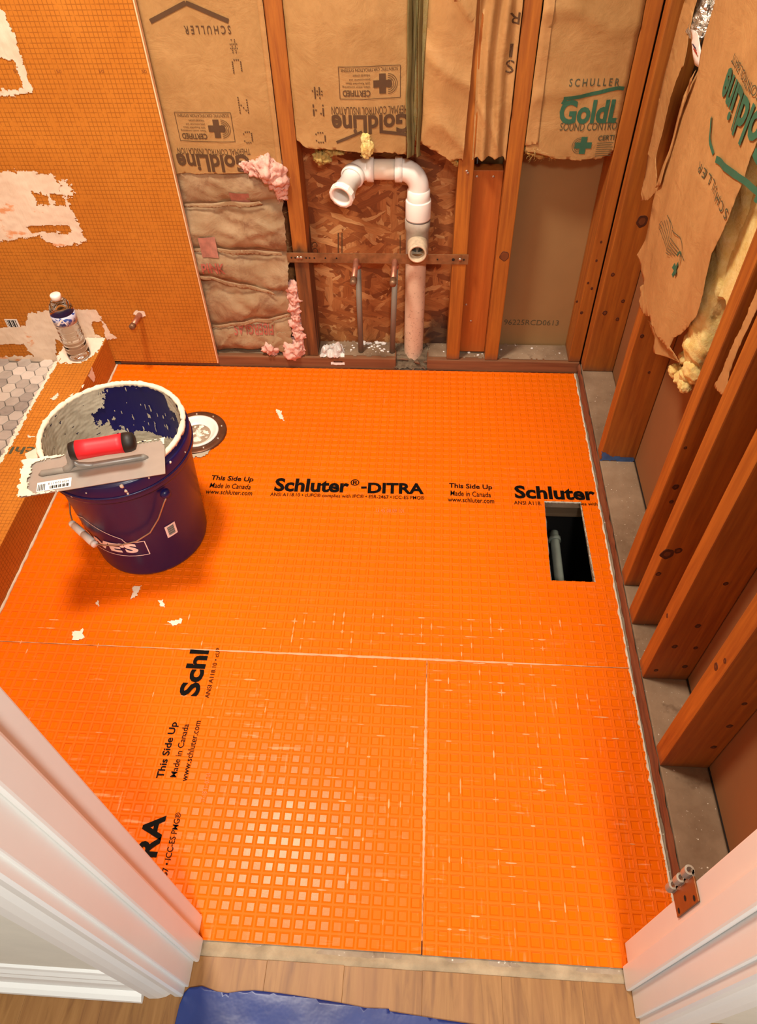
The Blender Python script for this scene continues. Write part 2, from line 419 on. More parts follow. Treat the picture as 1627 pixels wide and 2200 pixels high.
class Print:
    """flat print gathered in unit coordinates, then laid on a surface by a mapping"""
    def __init__(s): s.v = []; s.f = []; s.cuts = []
    def block(s): s.cuts.append(len(s.f))
    def poly(s, pts, fs, f):
        o = len(s.v); s.v += [tuple(f(u, v)) for u, v in pts]; s.f += [tuple(i + o for i in q) for q in fs]
    def text(s, body, u0, v0, u1, v1, f, bold=0.0, step=0, blk=True):
        if blk: s.block()
        vs, fs = text2d(body, bold)
        pts = [(u0 + a * (u1 - u0), v0 + b * (v1 - v0)) for a, b in vs]
        if step:
            bm = bmesh.new(); bv = [bm.verts.new((a, b, 0)) for a, b in pts]
            for q in fs:
                try: bm.faces.new([bv[i] for i in q])
                except ValueError: pass
            lo = min(p[0] for p in pts); hi = max(p[0] for p in pts); k = lo + step
            while k < hi:
                bmesh.ops.bisect_plane(bm, geom=bm.verts[:] + bm.edges[:] + bm.faces[:], plane_co=(k, 0, 0), plane_no=(1, 0, 0)); k += step
            lo = min(p[1] for p in pts); hi = max(p[1] for p in pts); k = lo + step
            while k < hi:
                bmesh.ops.bisect_plane(bm, geom=bm.verts[:] + bm.edges[:] + bm.faces[:], plane_co=(0, k, 0), plane_no=(0, 1, 0)); k += step
            bm.verts.index_update(); pts = [(v.co.x, v.co.y) for v in bm.verts]; fs = [[v.index for v in q.verts] for q in bm.faces]; bm.free()
        s.poly(pts, fs, f)
    def rect(s, u0, v0, u1, v1, f, n=8):
        for i in range(n):
            a = u0 + (u1 - u0) * i / n; b = u0 + (u1 - u0) * (i + 1) / n
            s.poly([(a, v0), (b, v0), (b, v1), (a, v1)], [(0, 1, 2, 3)], f)
    def line(s, p, q, w, f, n=8):
        dx, dy = q[0] - p[0], q[1] - p[1]; L = math.hypot(dx, dy); nx, ny = -dy / L * w / 2, dx / L * w / 2
        for i in range(n):
            a, b = i / n, (i + 1) / n
            A = (p[0] + dx * a, p[1] + dy * a); C = (p[0] + dx * b, p[1] + dy * b)
            s.poly([(A[0] - nx, A[1] - ny), (C[0] - nx, C[1] - ny), (C[0] + nx, C[1] + ny), (A[0] + nx, A[1] + ny)], [(0, 1, 2, 3)], f)
    def dots(s, ch, u0, v0, u1, v1, f, d=.35):
        s.block()
        g = GL[ch]; cw = (u1 - u0) / 5; chh = (v1 - v0) / 7
        for j, row in enumerate(g):
            for i, c in enumerate(row):
                if c == '1' and random.random() < .88:
                    a = u0 + (i + .5) * cw; b = v1 - (j + .5) * chh; r = cw * d
                    s.poly([(a - r, b - r), (a + r, b - r), (a + r, b + r), (a - r, b + r)], [(0, 1, 2, 3)], f)
    def ring(s, cu, cv, r, w, f, a0=0, a1=2 * PI, n=24):
        for i in range(n):
            a, b = a0 + (a1 - a0) * i / n, a0 + (a1 - a0) * (i + 1) / n
            s.poly([(cu + r * math.cos(a), cv + r * math.sin(a)), (cu + r * math.cos(b), cv + r * math.sin(b)),
                    (cu + (r - w) * math.cos(b), cv + (r - w) * math.sin(b)), (cu + (r - w) * math.cos(a), cv + (r - w) * math.sin(a))], [(0, 1, 2, 3)], f)
    def cert(s, f, W, H, st=.012, cut=None):
        s.block(); w = H * .02
        for p, q in (((0, 0), (W, 0)), ((W, 0), (W, H)), ((W, H), (0, H)), ((0, H), (0, 0))): s.line(p, q, w, f)
        s.text('SCIENTIFIC CERTIFICATION SYSTEMS', W * .04, H * .05, W * .96, H * .15, f, 0, st, False)
        s.text('CERTIFIED', W * .49, H * .72, W * .95, H * .92, f, .02, st, False)
        for i, t in enumerate(['Glass wool containing', '25% Recycled Glass', 'post-consumer and', 'industrial content']):
            s.text(t, W * .49, H * (.58 - i * .115), W * (.95 - .06 * i), H * (.655 - i * .115), f, .005, st, False)
        for k in range(4): s.ring(W * .2, H * .55, H * (.32 - .06 * k), H * .018, f, PI * .5, PI * 1.5)
        s.crossat(f, W * .29, H * .54, H * .31)
    def crossat(s, f, cu, cv, r):
        t = r * .36
        s.rect(cu - r, cv - t, cu + r, cv + t, f, 6); s.rect(cu - t, cv + t, cu + t, cv + r, f, 3); s.rect(cu - t, cv - r, cu + t, cv - t, f, 3)
    def obj(s, name, mat, parent, label=None):
        cuts = sorted({0, len(s.f), *s.cuts}); o = None
        for a, b_ in zip(cuts, cuts[1:]):
            used = sorted({i for q in s.f[a:b_] for i in q}); mp = {k: i for i, k in enumerate(used)}
            b = MB(); b.add([s.v[k] for k in used], [tuple(mp[i] for i in q) for q in s.f[a:b_]]); o = b.obj(name, mat, parent, fix=False)
            if label: o['label'] = label
        return o

def inpoly(x, y, P):
    c = False; n = len(P)
    for i in range(n):
        x1, y1 = P[i]; x2, y2 = P[(i + 1) % n]
        if (y1 > y) != (y2 > y) and x < (x2 - x1) * (y - y1) / (y2 - y1) + x1: c = not c
    return c
def patch(name, poly, place, mat, parent, res=.004, holes=(), jit=.006, th=.0012, seed=0, freq=70):
    """ragged smear: polygon in surface coordinates, lumpy skin of grid faces laid by place(u, v, h)"""
    us = [p[0] for p in poly]; vs = [p[1] for p in poly]; u0, u1, v0, v1 = min(us) - jit, max(us) + jit, min(vs) - jit, max(vs) + jit
    nu = max(3, int((u1 - u0) / res)); nv = max(3, int((v1 - v0) / res))
    def keep(a, b):
        u = u0 + a * (u1 - u0); v = v0 + b * (v1 - v0)
        u += jit * (nz(u * freq, v * freq, seed) + .5 * nz(u * freq * 3, v * freq * 3, seed)); v += jit * (nz(u * freq, v * freq, seed + 9) + .5 * nz(u * freq * 3, v * freq * 3, seed + 5))
        return inpoly(u, v, poly) and not any(inpoly(u, v, h) for h in holes)
    def fn(a, b):
        u = u0 + a * (u1 - u0); v = v0 + b * (v1 - v0)
        return place(u, v, th * (1 + .45 * nz(u * 60, v * 60, seed + 3)))
    mb = MB(); mb.grid(nu, nv, fn, True, keep)
    if not mb.f: return None
    used = sorted({i for f in mb.f for i in f}); mp = {k: i for i, k in enumerate(used)}
    mb.v = [mb.v[k] for k in used]; mb.f = [tuple(mp[i] for i in f) for f in mb.f]
    return mb.obj(name, mat, parent, fix=False)
def lump(mb, c, r, seed=0, sub=3, amp=.35, freq=1.6, sq=(1, 1, 1)):
    bm = bmesh.new(); bmesh.ops.create_icosphere(bm, subdivisions=sub, radius=1)
    for v in bm.verts:
        n = v.co.normalized(); k = 1
        for o_, am in ((1, 1), (2.1, .6), (4.4, .28), (9, .12)): k += amp * am * nz(n.x * freq * o_ + seed, n.y * freq * o_ + seed * .7, n.z * freq * o_)
        k = max(.35, k)
        v.co = Vector((n.x * r * k * sq[0], n.y * r * k * sq[1], n.z * r * k * sq[2])) + Vector(c)
    mb.bm(bm, True)
def fuzz(mb, pts, n, L, rnd):
    for _ in range(n):
        p = Vector(rnd.choice(pts)); d = Vector((rnd.gauss(0, 1), rnd.gauss(-.4, 1), rnd.gauss(-.2, 1))).normalized() * L * rnd.uniform(.4, 1)
        s = d.cross(Vector((rnd.random(), rnd.random(), rnd.random()))).normalized() * .0004
        q = p + d * .5 + Vector((rnd.gauss(0, 1), rnd.gauss(0, 1), rnd.gauss(0, 1))) * L * .12
        mb.add([p - s, p + s, q + s, q - s, p + d], [(0, 1, 2, 3), (3, 2, 4)])

# ================================================================== ROOM SHELL
YW = 1.772      # front faces of the back wall studs
XW = 0.466      # front faces of the right wall studs
YS, XS = 1.856, 0.556   # sheathing behind them
CEIL = 2.42
# subfloor with the register cut-out
HX = [F(1170, 1078), F(1250, 1075), F(1283, 1250), F(1183, 1247)]
hx0, hx1, hy0, hy1 = .3155, .416, 1.000, 1.249
mb = MB()
for x0, x1, y0, y1 in ((-1.95, hx0, .213, 1.90), (hx1, .60, .213, 1.90), (hx0, hx1, .213, hy0), (hx0, hx1, hy1, 1.90)):
    mb.box(x0, x1, y0, y1, -.026, -.0045)
floor = struct(mb.obj('floor', SUB), 'dusty wooden subfloor under the orange membrane')
# dark crawl space below, its shade put into the near-black colour
mb = MB(); q0, q1, q2, q3 = hx0 - .35, hx1 + .18, hy0 - .35, hy1 + .05
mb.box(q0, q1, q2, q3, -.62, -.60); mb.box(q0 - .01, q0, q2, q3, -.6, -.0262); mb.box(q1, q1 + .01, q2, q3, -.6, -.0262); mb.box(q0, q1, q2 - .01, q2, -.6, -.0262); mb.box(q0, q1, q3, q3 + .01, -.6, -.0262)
struct(mb.obj('floor', plain('crawl_space_shade', '15100C', .95)), 'dark crawl space under the floor')
mb = MB(); mb.box(hx0 - .34, hx1 + .17, hy1 + .012, hy1 + .048, -.075, -.0265)
o = mb.obj('floor_joist', wood('joist_wood', '8A7258', '6C543C', .1, axis='x'), None); tag(o, 'pale floor joist just inside the far edge of the floor cut-out', 'joist')
# back wall: board sheathing on the left, drywall on the right
mb = MB(); mb.box(-1.95, .12, YS, YS + .012, -.03, CEIL)
wb = struct(mb.obj('wall_back', OSB), 'flaky oriented strand board sheathing behind the studs')
mb = MB(); mb.box(.121, .70, YS, YS + .012, -.03, CEIL)
o = mb.obj('drywall_panel', DRY, wb); o['label'] = 'bare brown drywall back between studs'
pr = Print()
p0, p1 = B(1083, 697, YS), B(1200, 697, YS); hgt = B(1083, 686, YS).z - p0.z
pr.text('96225RCD0613', p0.x, p0.z, p1.x, p0.z + hgt, lambda u, v: (u, YS - .0008, v), -.008)
pr.obj('stamped_code', INKD, o, 'dark code stamped on the drywall')
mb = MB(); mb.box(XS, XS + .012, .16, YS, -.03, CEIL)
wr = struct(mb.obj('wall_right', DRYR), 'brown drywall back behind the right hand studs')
# seams of the drywall paper and pencil lines near the sole plate
mb = MB()
for (a, b) in (((1398, 955), (1405, 1035)), ):
    pass
mb.box(XS - .0012, XS, .29, 1.36, .037, .0415)
mb.obj('bottom_gap', DARK, wr)
mb = MB(); mb.box(-1.962, -1.95, .16, YS, -.03, CEIL); struct(mb.obj('wall_left', KERDI), 'orange shower wall on the far left')
mb = MB(); mb.box(-1.95, .60, -2.2, 1.90, CEIL, CEIL + .012); struct(mb.obj('ceiling', WHITEP), 'plain white ceiling')

# front wall with the doorway
mb = MB(); mb.box(-1.95, -.366, .166, .262, -.03, CEIL); mb.box(.383, 1.6, .166, .262, -.03, CEIL); mb.box(-.366, .383, .166, .262, 2.06, CEIL)
struct(mb.obj('wall_front', HALLW), 'hall side wall around the doorway')
def jamb(s, x, name, label):
    """door lining on side s (-1 left, +1 right) with its face at x"""
    X = lambda d: x + s * d
    def bx(mb, d0, d1, y0, y1, z0, z1, b=.002):
        a, c = sorted((X(d0), X(d1))); mb.box(a, c, y0, y1, z0, z1, b)
    mb = MB(); bx(mb, 0, .018, .165, .268, .0, 2.04)
    j = struct(mb.obj(name, WHITEP), label)
    mb = MB(); bx(mb, -.0095, .0, .2, .2345, .0, 2.03, .0035); mb.obj('door_stop', WHITEP, j)
    # moulded casing on the hall side: profile (out from the opening, towards the hall)
    prof = [(.006, 0), (.006, .011), (.009, .014), (.019, .014), (.022, .010), (.026, .010), (.034, .015), (.046, .018), (.060, .019), (.066, .016), (.068, 0)]
    mb = MB(); n = len(prof); vs = [(X(a), .165 - b, z) for z in (0, 2.1) for a, b in prof]
    mb.add(vs, [(i, (i + 1) % n, n + (i + 1) % n, n + i) for i in range(n)] + [tuple(range(n)), tuple(range(n, 2 * n))])
    mb.obj('casing', WHITEP, j)
    return j
jl = jamb(-1, -.3475, 'trim_1', 'white painted door frame on the left of the doorway')
jr = jamb(1, .3640, 'trim_2', 'white painted door frame on the right of the doorway')
# hall baseboard left of the casing
mb = MB(); prof = [(0, 0), (.013, 0), (.013, .075), (.010, .082), (.010, .09), (.006, .098), (.004, .105), (0, .108)]
mb.prism(prof, (-1.9, .166, 0.0), (-.417, .166, 0.0)); bo = struct(mb.obj('baseboard_front', WHITEP), 'white hall baseboard left of the door casing')
mb = MB(); mb.prism([(0.013, 0), (.027, 0), (.026, .008), (.02, .014), (.013, .017)], (-1.9, .166, 0), (-.417, .166, 0)); mb.obj('shoe_moulding', WHITEP, bo)

# hall floor planks, edge at y = .212 where the laminate was cut
hf = struct(MB().box(-1.9, 1.6, -2.2, .2105, -.026, -.0095).obj('floor', SUB), 'hall floor base under the laminate')
x = -1.25; k = 0
while x < 1.3:
    e = .2095 + .0015 * nz(k * 3.7)
    mb = MB(); mb.box(x + .0001, x + .1279, -2.2, e, -.0092, -.001, .0004); mb.obj('laminate_plank', LAM, hf); x += .128; k += 1
# bare strip of subfloor between laminate and membrane, with its ragged levelling edge
def strip_pt(a, b):
    x = -.36 + a * .74; y = .2085 + b * .027
    if b > .85: y = .2335
    return (x, y, -.0035 + .0022 * nz(x * 30, y * 60) + (.0016 if .1 < b < .55 else -.001))
mb = MB(); mb.grid(120, 5, strip_pt); o = mb.obj('floor_strip', plain('threshold_dust', 'A08C70', .95, 0, .32, 22, .6), floor); o['label'] = 'bare grey subfloor strip at the threshold'

# ================================================================== STUDS AND PLATES
def stud(label, x0, x1, y0, y1, z0=.0372, z1=2.38, mat=None, b=.0025, name='wall_stud', group='wall studs'):
    o = MB().box(x0, x1, y0, y1, z0, z1, b).obj(name, mat or STUD)
    return tag(o, label, 'stud', group)
s2 = stud('weathered wall stud with a dark stained foot, between pink insulation and the drain pipe', -.358, -.318, 1.777, 1.855, mat=WET)
s3 = stud('wall stud right of the white drain pipe, nailed to the steel strap', .070, .108, YW, 1.855)
s4 = stud('wall stud with a ringed knot, between the recessed wood block and bare drywall', .184, .222, YW, 1.855)
s5 = stud('wall stud at the right edge of the bare drywall, last on the back wall', .431, .4655, YW, 1.855)
st = {}
def rstud(label, y, d=.038, x0=XW, z0=.0372):
    return stud(label, x0, XS - .001, y, y + d, z0)
r0 = rstud('knotty corner stud at the far end of the right wall', 1.729, .0420, .468)
r1 = rstud('stud with blue paint on its foot, below the hanging kraft paper', 1.360)
r2 = rstud('right wall stud with a grey foot, the one right beside the floor cut-out', .966)
r3 = rstud('right wall stud with a big knot low on its near face, close behind another', .865)
r4 = rstud('right wall stud beside the membrane seam, broad clean near face', .737)
r5 = rstud('nearest right wall stud, beside the doorway frame', .556)
# blue paint on the foot of r1
def bluep(u, v, h): return (u, 1.3600 - h * .5, v)
o = patch('blue_paint', [(XW + .002, .0375), (XS - .003, .0375), (XS - .003, .052), (.52, .051), (.492, .056), (.478, .066), (XW + .002, .07)], bluep,
          plain('blue_chalk_paint', '4468A4', .8, 0, .2, 80), r1, .003, jit=.004, th=.001, seed=4)
o['label'] = 'smear of blue paint'
# nail heads in the studs
def nails(par, pts, d):
    for p in pts: MB().lathe([(.0, .0006), (.0032, .0006), (.0036, 0)], 10, p, d).obj('nail_head', NAIL, par)
nails(s2, [B(590, 80, 1.7845), B(598, 140, 1.7845), B(606, 315, 1.7845), B(590, 60, 1.7845)], (0, -1, 0))
nails(s3, [B(1003, 368, YW - .0004), B(1005, 372, YW - .0004)], (0, -1, 0))
nails(r0, [R(1378, 168, .4676), R(1372, 150, .4676)], (-1, 0, 0))
# knots
KN = [plain('knot_wood', '6E3C1C', .6, 0, .2, 60), plain('knot_rim', '4A2410', .65, 0, .2, 60)]
def knot(par, p, d, r, rim=.35, el=1.25):
    d = Vector(d); u = Vector((0, 0, 1)).cross(d).normalized(); n = 32; sd = r * 900; vs = []
    for k, (q, h) in enumerate(((0, .0005), (1 - rim, .0005), (1, .0004), (1.06, -.0004))):
        for i in range(n):
            a = 2 * PI * i / n; rr = r * q * (1 + .16 * nz(math.cos(a) * 1.5 + sd, math.sin(a) * 1.5))
            vs.append(Vector(p) + u * rr * math.cos(a) + Vector((0, 0, el)) * rr * math.sin(a) + d * h)
    mb = MB()
    for k in range(3):
        mb.cur = 0 if k == 0 else 1
        mb.add(vs[k * n:k * n + 2 * n], [(i, (i + 1) % n, n + (i + 1) % n, n + i) for i in range(n)], True)
    mb.obj('knot', KN, par)
NY, NX_ = (0, -1, 0), (-1, 0, 0)
for px, py, r in ((1380, 475, .0125), (1317, 590, .0045), (1339, 647, .0045), (1327, 686, .0045), (1300, 672, .006)): knot(r0, B(px, py, 1.729), NY, r, .4)
for px, py, r in ((1380, 722, .004), (1395, 800, .003)): knot(r1, B(px, py, 1.360), NY, r, .6)
for px, py, r in ((1452, 1046, .006), (1443, 1078, .004), (1473, 962, .003)): knot(r2, B(px, py, .966), NY, r, .7)
for px, py, r in ((1434, 1190, .012), (1458, 1183, .007), (1415, 1233, .005)): knot(r3, B(px, py, .865), NY, r, .5)
for px, py, r in ((1560, 1254, .004), (1500, 1345, .005), (1450, 1389, .005), (1495, 1392, .004), (1472, 1432, .005), (1410, 1440, .004)): knot(r4, B(px, py, .737), NY, r, .7)
for px, py, r in ((1568, 1560, .005), (1534, 1605, .005), (1600, 1512, .004)): knot(r5, B(px, py, .556), NY, r, .7)
knot(r5, R(1539, 1432, XW), NX_, .006, .7); knot(r5, R(1558, 1420, XW), NX_, .004, .7); knot(r4, R(1434, 1323, XW), NX_, .004, .7)
knot(s4, B(1084, 550, YW), NY, .012, .12, 1.15)
for px, py, r in ((1272, 620, .0035), (1264, 608, .003), (1240, 648, .003), (1250, 672, .004), (1282, 560, .003), (1292, 520, .003)): knot(s5, B(px, py, YW), NY, r, .8)
# sole plates
mb = MB(); mb.cur = 0
mb.box(-.94, -.082, YW - .003, 1.850, -.0044, .0365, .003)
mb.box(.012, .4655, YW - .003, 1.850, -.0044, .0365, .003)
mb.box(-.0818, .0118, 1.842, 1.8525, -.0044, .0365)
o = mb.obj('sole_plate', PLATEW); tag(o, 'dark reddish sole plate along the back wall, broken away at the drain pipe', 'plate')
def dust(u, v, h): return (u, v, .0368 + h)
sp = o
d = patch('dust_layer', [(-.93, 1.785), (-.4, 1.782), (-.085, 1.782), (-.085, 1.852), (-.93, 1.852)], dust, PLATET, sp, .005, jit=.004, th=.0008)
d = patch('dust_layer', [(.015, 1.785), (.463, 1.778), (.463, 1.852), (.015, 1.852)], dust, PLATET, sp, .005, jit=.004, th=.0008, seed=3)
# splinters and broken wood along the notch
mb = MB(); rn = random.Random(3)
for i in range(34):
    x = rn.uniform(-.095, .03); y = rn.uniform(1.770, 1.84)
    if math.hypot(x + .031, y - 1.82) < .036: continue
    a = rn.uniform(0, PI); L = rn.uniform(.008, .028); z = rn.uniform(-.003, .022 + .02 * (y - 1.77) / .07)
    mb.tube([(x - L * math.cos(a), y - .3 * L * math.sin(a), z), (x, y, z + rn.uniform(0, .008)), (x + L * math.cos(a), y + .3 * L * math.sin(a), z + rn.uniform(-.004, .006))],
            [.002, rn.uniform(.003, .007), .0015], 6)
o = mb.obj('broken_wood', wood('rotten_wood', '80664E', '4E3828', 0, axis='x', rough=.9), sp); o['kind'] = 'stuff'
mb = MB(); mb.grid(40, 14, lambda a, b: (-.088 + a * .106, 1.768 + b * .078, .004 + .034 * min(1, b * 1.6) + .008 * nz(a * 9, b * 6) + .004 * nz(a * 30, b * 22)))
o = mb.obj('rotten_debris', wood('rot', '7A6852', '40301F', 0, axis='x', rough=.95), sp); o['kind'] = 'stuff'
mb = MB(); mb.box(XW + .001, XS - .001, .285, 1.766, -.0044, .0365, .003)
o = mb.obj('sole_plate', PLATET); tag(o, 'dusty grey sole plate under the right wall studs', 'plate'); spr = o
# rough reddish edge of the right plate facing the membrane
def edge(a, b):
    y = .285 + a * 1.48; z = -.0044 + b * .041
    return (XW - .0012 - .0062 * math.sin(b * PI) * (.7 + 1.1 * nz(y * 9, b * 2)) - .0035 * max(-.3, nz(y * 34, b * 5)), y, z)
mb = MB(); mb.grid(220, 6, edge); mb.obj('splintered_edge', PLATEY, spr)
# recessed wood block between studs s3 and s4
o = MB().box(.1085, .1835, 1.802, 1.840, .045, .588, .002).obj('wood_block', BLOCKW); tag(o, 'smooth reddish board set back between two studs right of the drain pipe', 'board')
nails(o, [B(1025, 380, 1.8015), B(1060, 380, 1.8015), B(1002, 655, 1.8015), B(1012, 690, 1.8015)], (0, -1, 0))

# ================================================================== MEMBRANE
def membrane(x0, x1, y0, y1, ox, oy, hole=None, disc=None):
    p = PITCH
    prof = [(.0061, -.0013, 0), (.0068, -.0010, 0), (.0075, -.0001, 1), (.0083, .0003, 1), (.0093, -.0004, 1), (p / 2, -.0003, 1)]
    i0 = int(math.floor((x0 - ox) / p)) - 1; i1 = int(math.ceil((x1 - ox) / p)) + 1
    j0 = int(math.floor((y0 - oy) / p)) - 1; j1 = int(math.ceil((y1 - oy) / p)) + 1
    V = []; Fc = []; Mi = []
    rn = random.Random(int(ox * 1000 + oy * 77))
    for j in range(j0, j1 + 1):
        for i in range(i0, i1 + 1):
            cx = ox + i * p; cy = oy + j * p
            if cx + p / 2 <= x0 or cx - p / 2 >= x1 or cy + p / 2 <= y0 or cy - p / 2 >= y1: continue
            if disc and math.hypot(cx - disc[0], cy - disc[1]) < disc[2]: continue
            tx, ty = rn.gauss(0, .010), rn.gauss(0, .010); dz = rn.gauss(0, .00012)
            o = len(V)
            for k, (h, z, e) in enumerate(prof):
                for sx, sy in ((-1, -1), (1, -1), (1, 1), (-1, 1)):
                    ax = cx + sx * h; ay = cy + sy * h
                    wv = .0004 * nz(ax * 55, ay * 55, 2) if k in (2, 3, 4) else 0
                    zz = z + (dz + sx * h * tx + sy * h * ty if not e else .0003 * nz(ax * 40, ay * 40))
                    V.append((min(max(ax + wv, x0), x1), min(max(ay + wv, y0), y1), zz))
            Fc.append((o, o + 1, o + 2, o + 3)); Mi.append(1)
            for k in range(len(prof) - 1):
                a = o + 4 * k
                for q in range(4): Fc.append((a + q, a + 4 + q, a + 4 + (q + 1) % 4, a + (q + 1) % 4)); Mi.append(0)
    if hole:
        bm = bmesh.new(); bv = [bm.verts.new(v) for v in V]
        for f, mi in zip(Fc, Mi): bm.faces.new([bv[i] for i in f]).material_index = mi
        n = len(hole)
        for i in range(n):
            a = Vector((hole[i][0], hole[i][1], 0)); b_ = Vector((hole[(i + 1) % n][0], hole[(i + 1) % n][1], 0)); d = (b_ - a); no = Vector((-d.y, d.x, 0)).normalized()
            near = [f for f in bm.faces if abs((f.calc_center_median() - a).dot(no)) < .03 and -.03 < (f.calc_center_median() - a).dot(d.normalized()) < d.length + .03]
            geo = set(near); [geo.update(f.edges) for f in near]; [geo.update(f.verts) for f in near]
            bmesh.ops.bisect_plane(bm, geom=list(geo), plane_co=a, plane_no=no)
        kill = [f for f in bm.faces if inpoly(f.calc_center_median().x, f.calc_center_median().y, [(h[0], h[1]) for h in hole])]
        bmesh.ops.delete(bm, geom=kill, context='FACES')
        bm.verts.index_update(); V = [tuple(v.co) for v in bm.verts]; Fc = [tuple(v.index for v in f.verts) for f in bm.faces]; Mi = [f.material_index for f in bm.faces]; bm.free()
    b = MB(); b.add(V, Fc, False); b.mi = Mi; return b
XE = .4575
YB_, YM, YF_ = 1.7645, .7795, .2325
FLC = (-.632, 1.4635)
HOLEP = [(.3125, 1.0), (.4155, 1.0), (.412, 1.2475), (.3195, 1.2475)]
ma = membrane(-.9505, XE, YM + .001, YB_, .0042, 1.004, HOLEP, (FLC[0], FLC[1], .066)).obj('membrane_sheet', DITRA, fix=True)
tag(ma, 'wide orange embossed membrane sheet against the back wall, with the rectangular cut-out', 'floor membrane', 'orange membrane sheets')
mbb = membrane(-.9505, .0275, YF_, YM - .001, .0165, .5275).obj('membrane_sheet', DITRA)
tag(mbb, 'orange embossed membrane sheet at front left with lettering running up it', 'floor membrane', 'orange membrane sheets')
mc = membrane(.0295, XE, YF_ - .001, YM - .001, .0415, .5235).obj('membrane_sheet', DITRA)
tag(mc, 'orange embossed membrane sheet at front right with whitish smears', 'floor membrane', 'orange membrane sheets')
# pale fleece showing along cut edges
FLEECE = plain('pale_fleece', 'CFC6B4', .95, 0, .15, 60)
def fleece(name, pts, wv, par, z0=-.0042, z1=.0004, off=0):
    mb = MB(); n = 160
    P = [Vector((a[0], a[1], 0)) for a in pts]; L = [0]
    for a, b in zip(P, P[1:]): L.append(L[-1] + (b - a).length)
    def at(t):
        d = t * L[-1]
        for i in range(len(P) - 1):
            if d <= L[i + 1] or i == len(P) - 2: return P[i].lerp(P[i + 1], (d - L[i]) / (L[i + 1] - L[i])), (P[i + 1] - P[i]).normalized()
    def fn(a, b):
        p, t = at(a); nn = Vector((t.y, -t.x, 0)); e = (.0018 + wv * max(0, .35 + nz(a * 40, off) + .5 * nz(a * 150, off)))
        q = p + nn * (e * (b * 2 if b < .5 else 1) - .0006); return (q.x, q.y, (z1 + .0003) - (z1 - z0) * (0 if b < .4 else (b - .4) / .6))
    mb.grid(n, 4, fn); return mb.obj(name, FLEECE, par)
fleece('fleece_edge', [(XE, YB_), (XE, YM)], .004, ma)
fleece('fleece_edge', [(XE, YM), (XE, .27)], .004, mc, off=5)
fleece('fleece_edge', [(HOLEP[1][0], HOLEP[1][1]), (HOLEP[2][0], HOLEP[2][1])], -.004, ma, off=2).location = (-.0015, 0, 0)
# thicker cut edges of the sheet round the opening (underlay and subfloor)
mb = MB()
for a, b in ((HOLEP[2], HOLEP[3]), (HOLEP[1], HOLEP[2]), (HOLEP[3], HOLEP[0])):
    A, Bv = Vector((a[0], a[1], 0)), Vector((b[0], b[1], 0)); d = (Bv - A).normalized(); n = Vector((-d.y, d.x, 0))
    mb.grid(30, 2, lambda u, v, A=A, Bv=Bv, n=n: tuple(A.lerp(Bv, u) + n * (.0015 + .002 * nz(u * 22, v) if v > 0 else .0) + Vector((0, 0, -.0012 - v * .004))))
o = mb.obj('cut_edge', FLEECE, ma)
# ---- lettering on the sheets
ZT = .0009
def up_f(org, ux, uy, z=ZT):
    return lambda u, v: (org[0] + ux[0] * u + uy[0] * v, org[1] + ux[1] * u + uy[1] * v, z)
EX, EY, NX = (1, 0), (0, 1), (-1, 0)
def place(pr, body, a, b, top, bold=0.0, f=None):
    """body from pixel a (baseline left) to b (baseline right) with its tops at pixel row top"""
    A, Bp = F(*a), F(*b); T = F(a[0], top); h = T.y - A.y; rot = (Bp - A).normalized()
    pr.text(body, 0, 0, (Bp - A).length, h, lambda u, v: (A.x + rot.x * u - rot.y * v, A.y + rot.y * u + rot.x * v, ZT), bold)
pr = Print()
place(pr, 'Schluter', (588, 1056), (749, 1059), 1027, .035)
place(pr, '\u00ae', (753, 1044), (772, 1044), 1030, .012)
place(pr, '-', (776, 1050), (788, 1050), 1045.5, .03)
place(pr, 'DITRA', (790, 1060), (911, 1062), 1037, .035)
place(pr, 'ANSI A118.10 \u2022 cUPC\u00ae complies with IPC\u00ae \u2022 ESR-2467 \u2022 ICC-ES PMG\u00ae', (580, 1068), (912, 1076), 1058, .004)
for dx, dy in ((0, 0), (513, 17)):
    place(pr, 'This Side Up', (452 + dx, 1034 + dy), (543 + dx * 1.004, 1038 + dy), 1021 + dy, .02)
    place(pr, 'Made in Canada', (450 + dx * 1.01, 1048 + dy), (538 + dx * 1.008, 1052 + dy), 1037 + dy, .006)
    place(pr, 'www.schluter.com', (441 + dx * 1.016, 1061 + dy), (541 + dx * 1.016, 1065 + dy), 1051 + dy, .006)
place(pr, 'Schluter', (1107, 1071), (1281, 1076), 1043, .035)
place(pr, 'ANSI A118.', (1105, 1084), (1164, 1086), 1076, .004)
place(pr, 'pes with', (1246, 1088), (1285, 1089), 1079, .004)
pr.obj('printed_lettering', INK, ma, 'black lettering')
pr = Print(); place(pr, '13 45 08 09 101', (808, 1101), (868, 1102), 1093, .0); pr.obj('printed_code', INKF, ma, 'faint reddish code')
# the row running away from the door: reading direction +Y, letter tops to -X
pr = Print()
def vplace(pr, body, y0, y1, xb, cap, bold):
    pr.text(body, 0, 0, y1 - y0, cap, lambda u, v: (xb - v, y0 + u, ZT), bold)
def vpx(pr, body, a, b, topx, bold):
    A, Bp = F(*a), F(*b); T = F(topx, a[1]); xb = (A.x + Bp.x) / 2
    vplace(pr, body, A.y, Bp.y, xb, A.x - T.x, bold)
S0 = F(426, 1497)
capS = .0305
SC = 1.0
xb = F(427, 1495).x
vplace(pr, 'Schl', S0.y, F(440, 1396).y, xb, F(427, 1495).x - F(383, 1495).x, .035)
vplace(pr, 'ANSI A118.10 \u2022 cUP', F(441, 1500).y, F(468, 1392).y, F(450, 1498).x, .0095, .004)
y0, y1 = F(342, 1672).y, F(380, 1552).y
vplace(pr, 'This Side Up', y0, y1, F(356, 1672).x, F(356, 1672).x - F(335, 1672).x, .02)
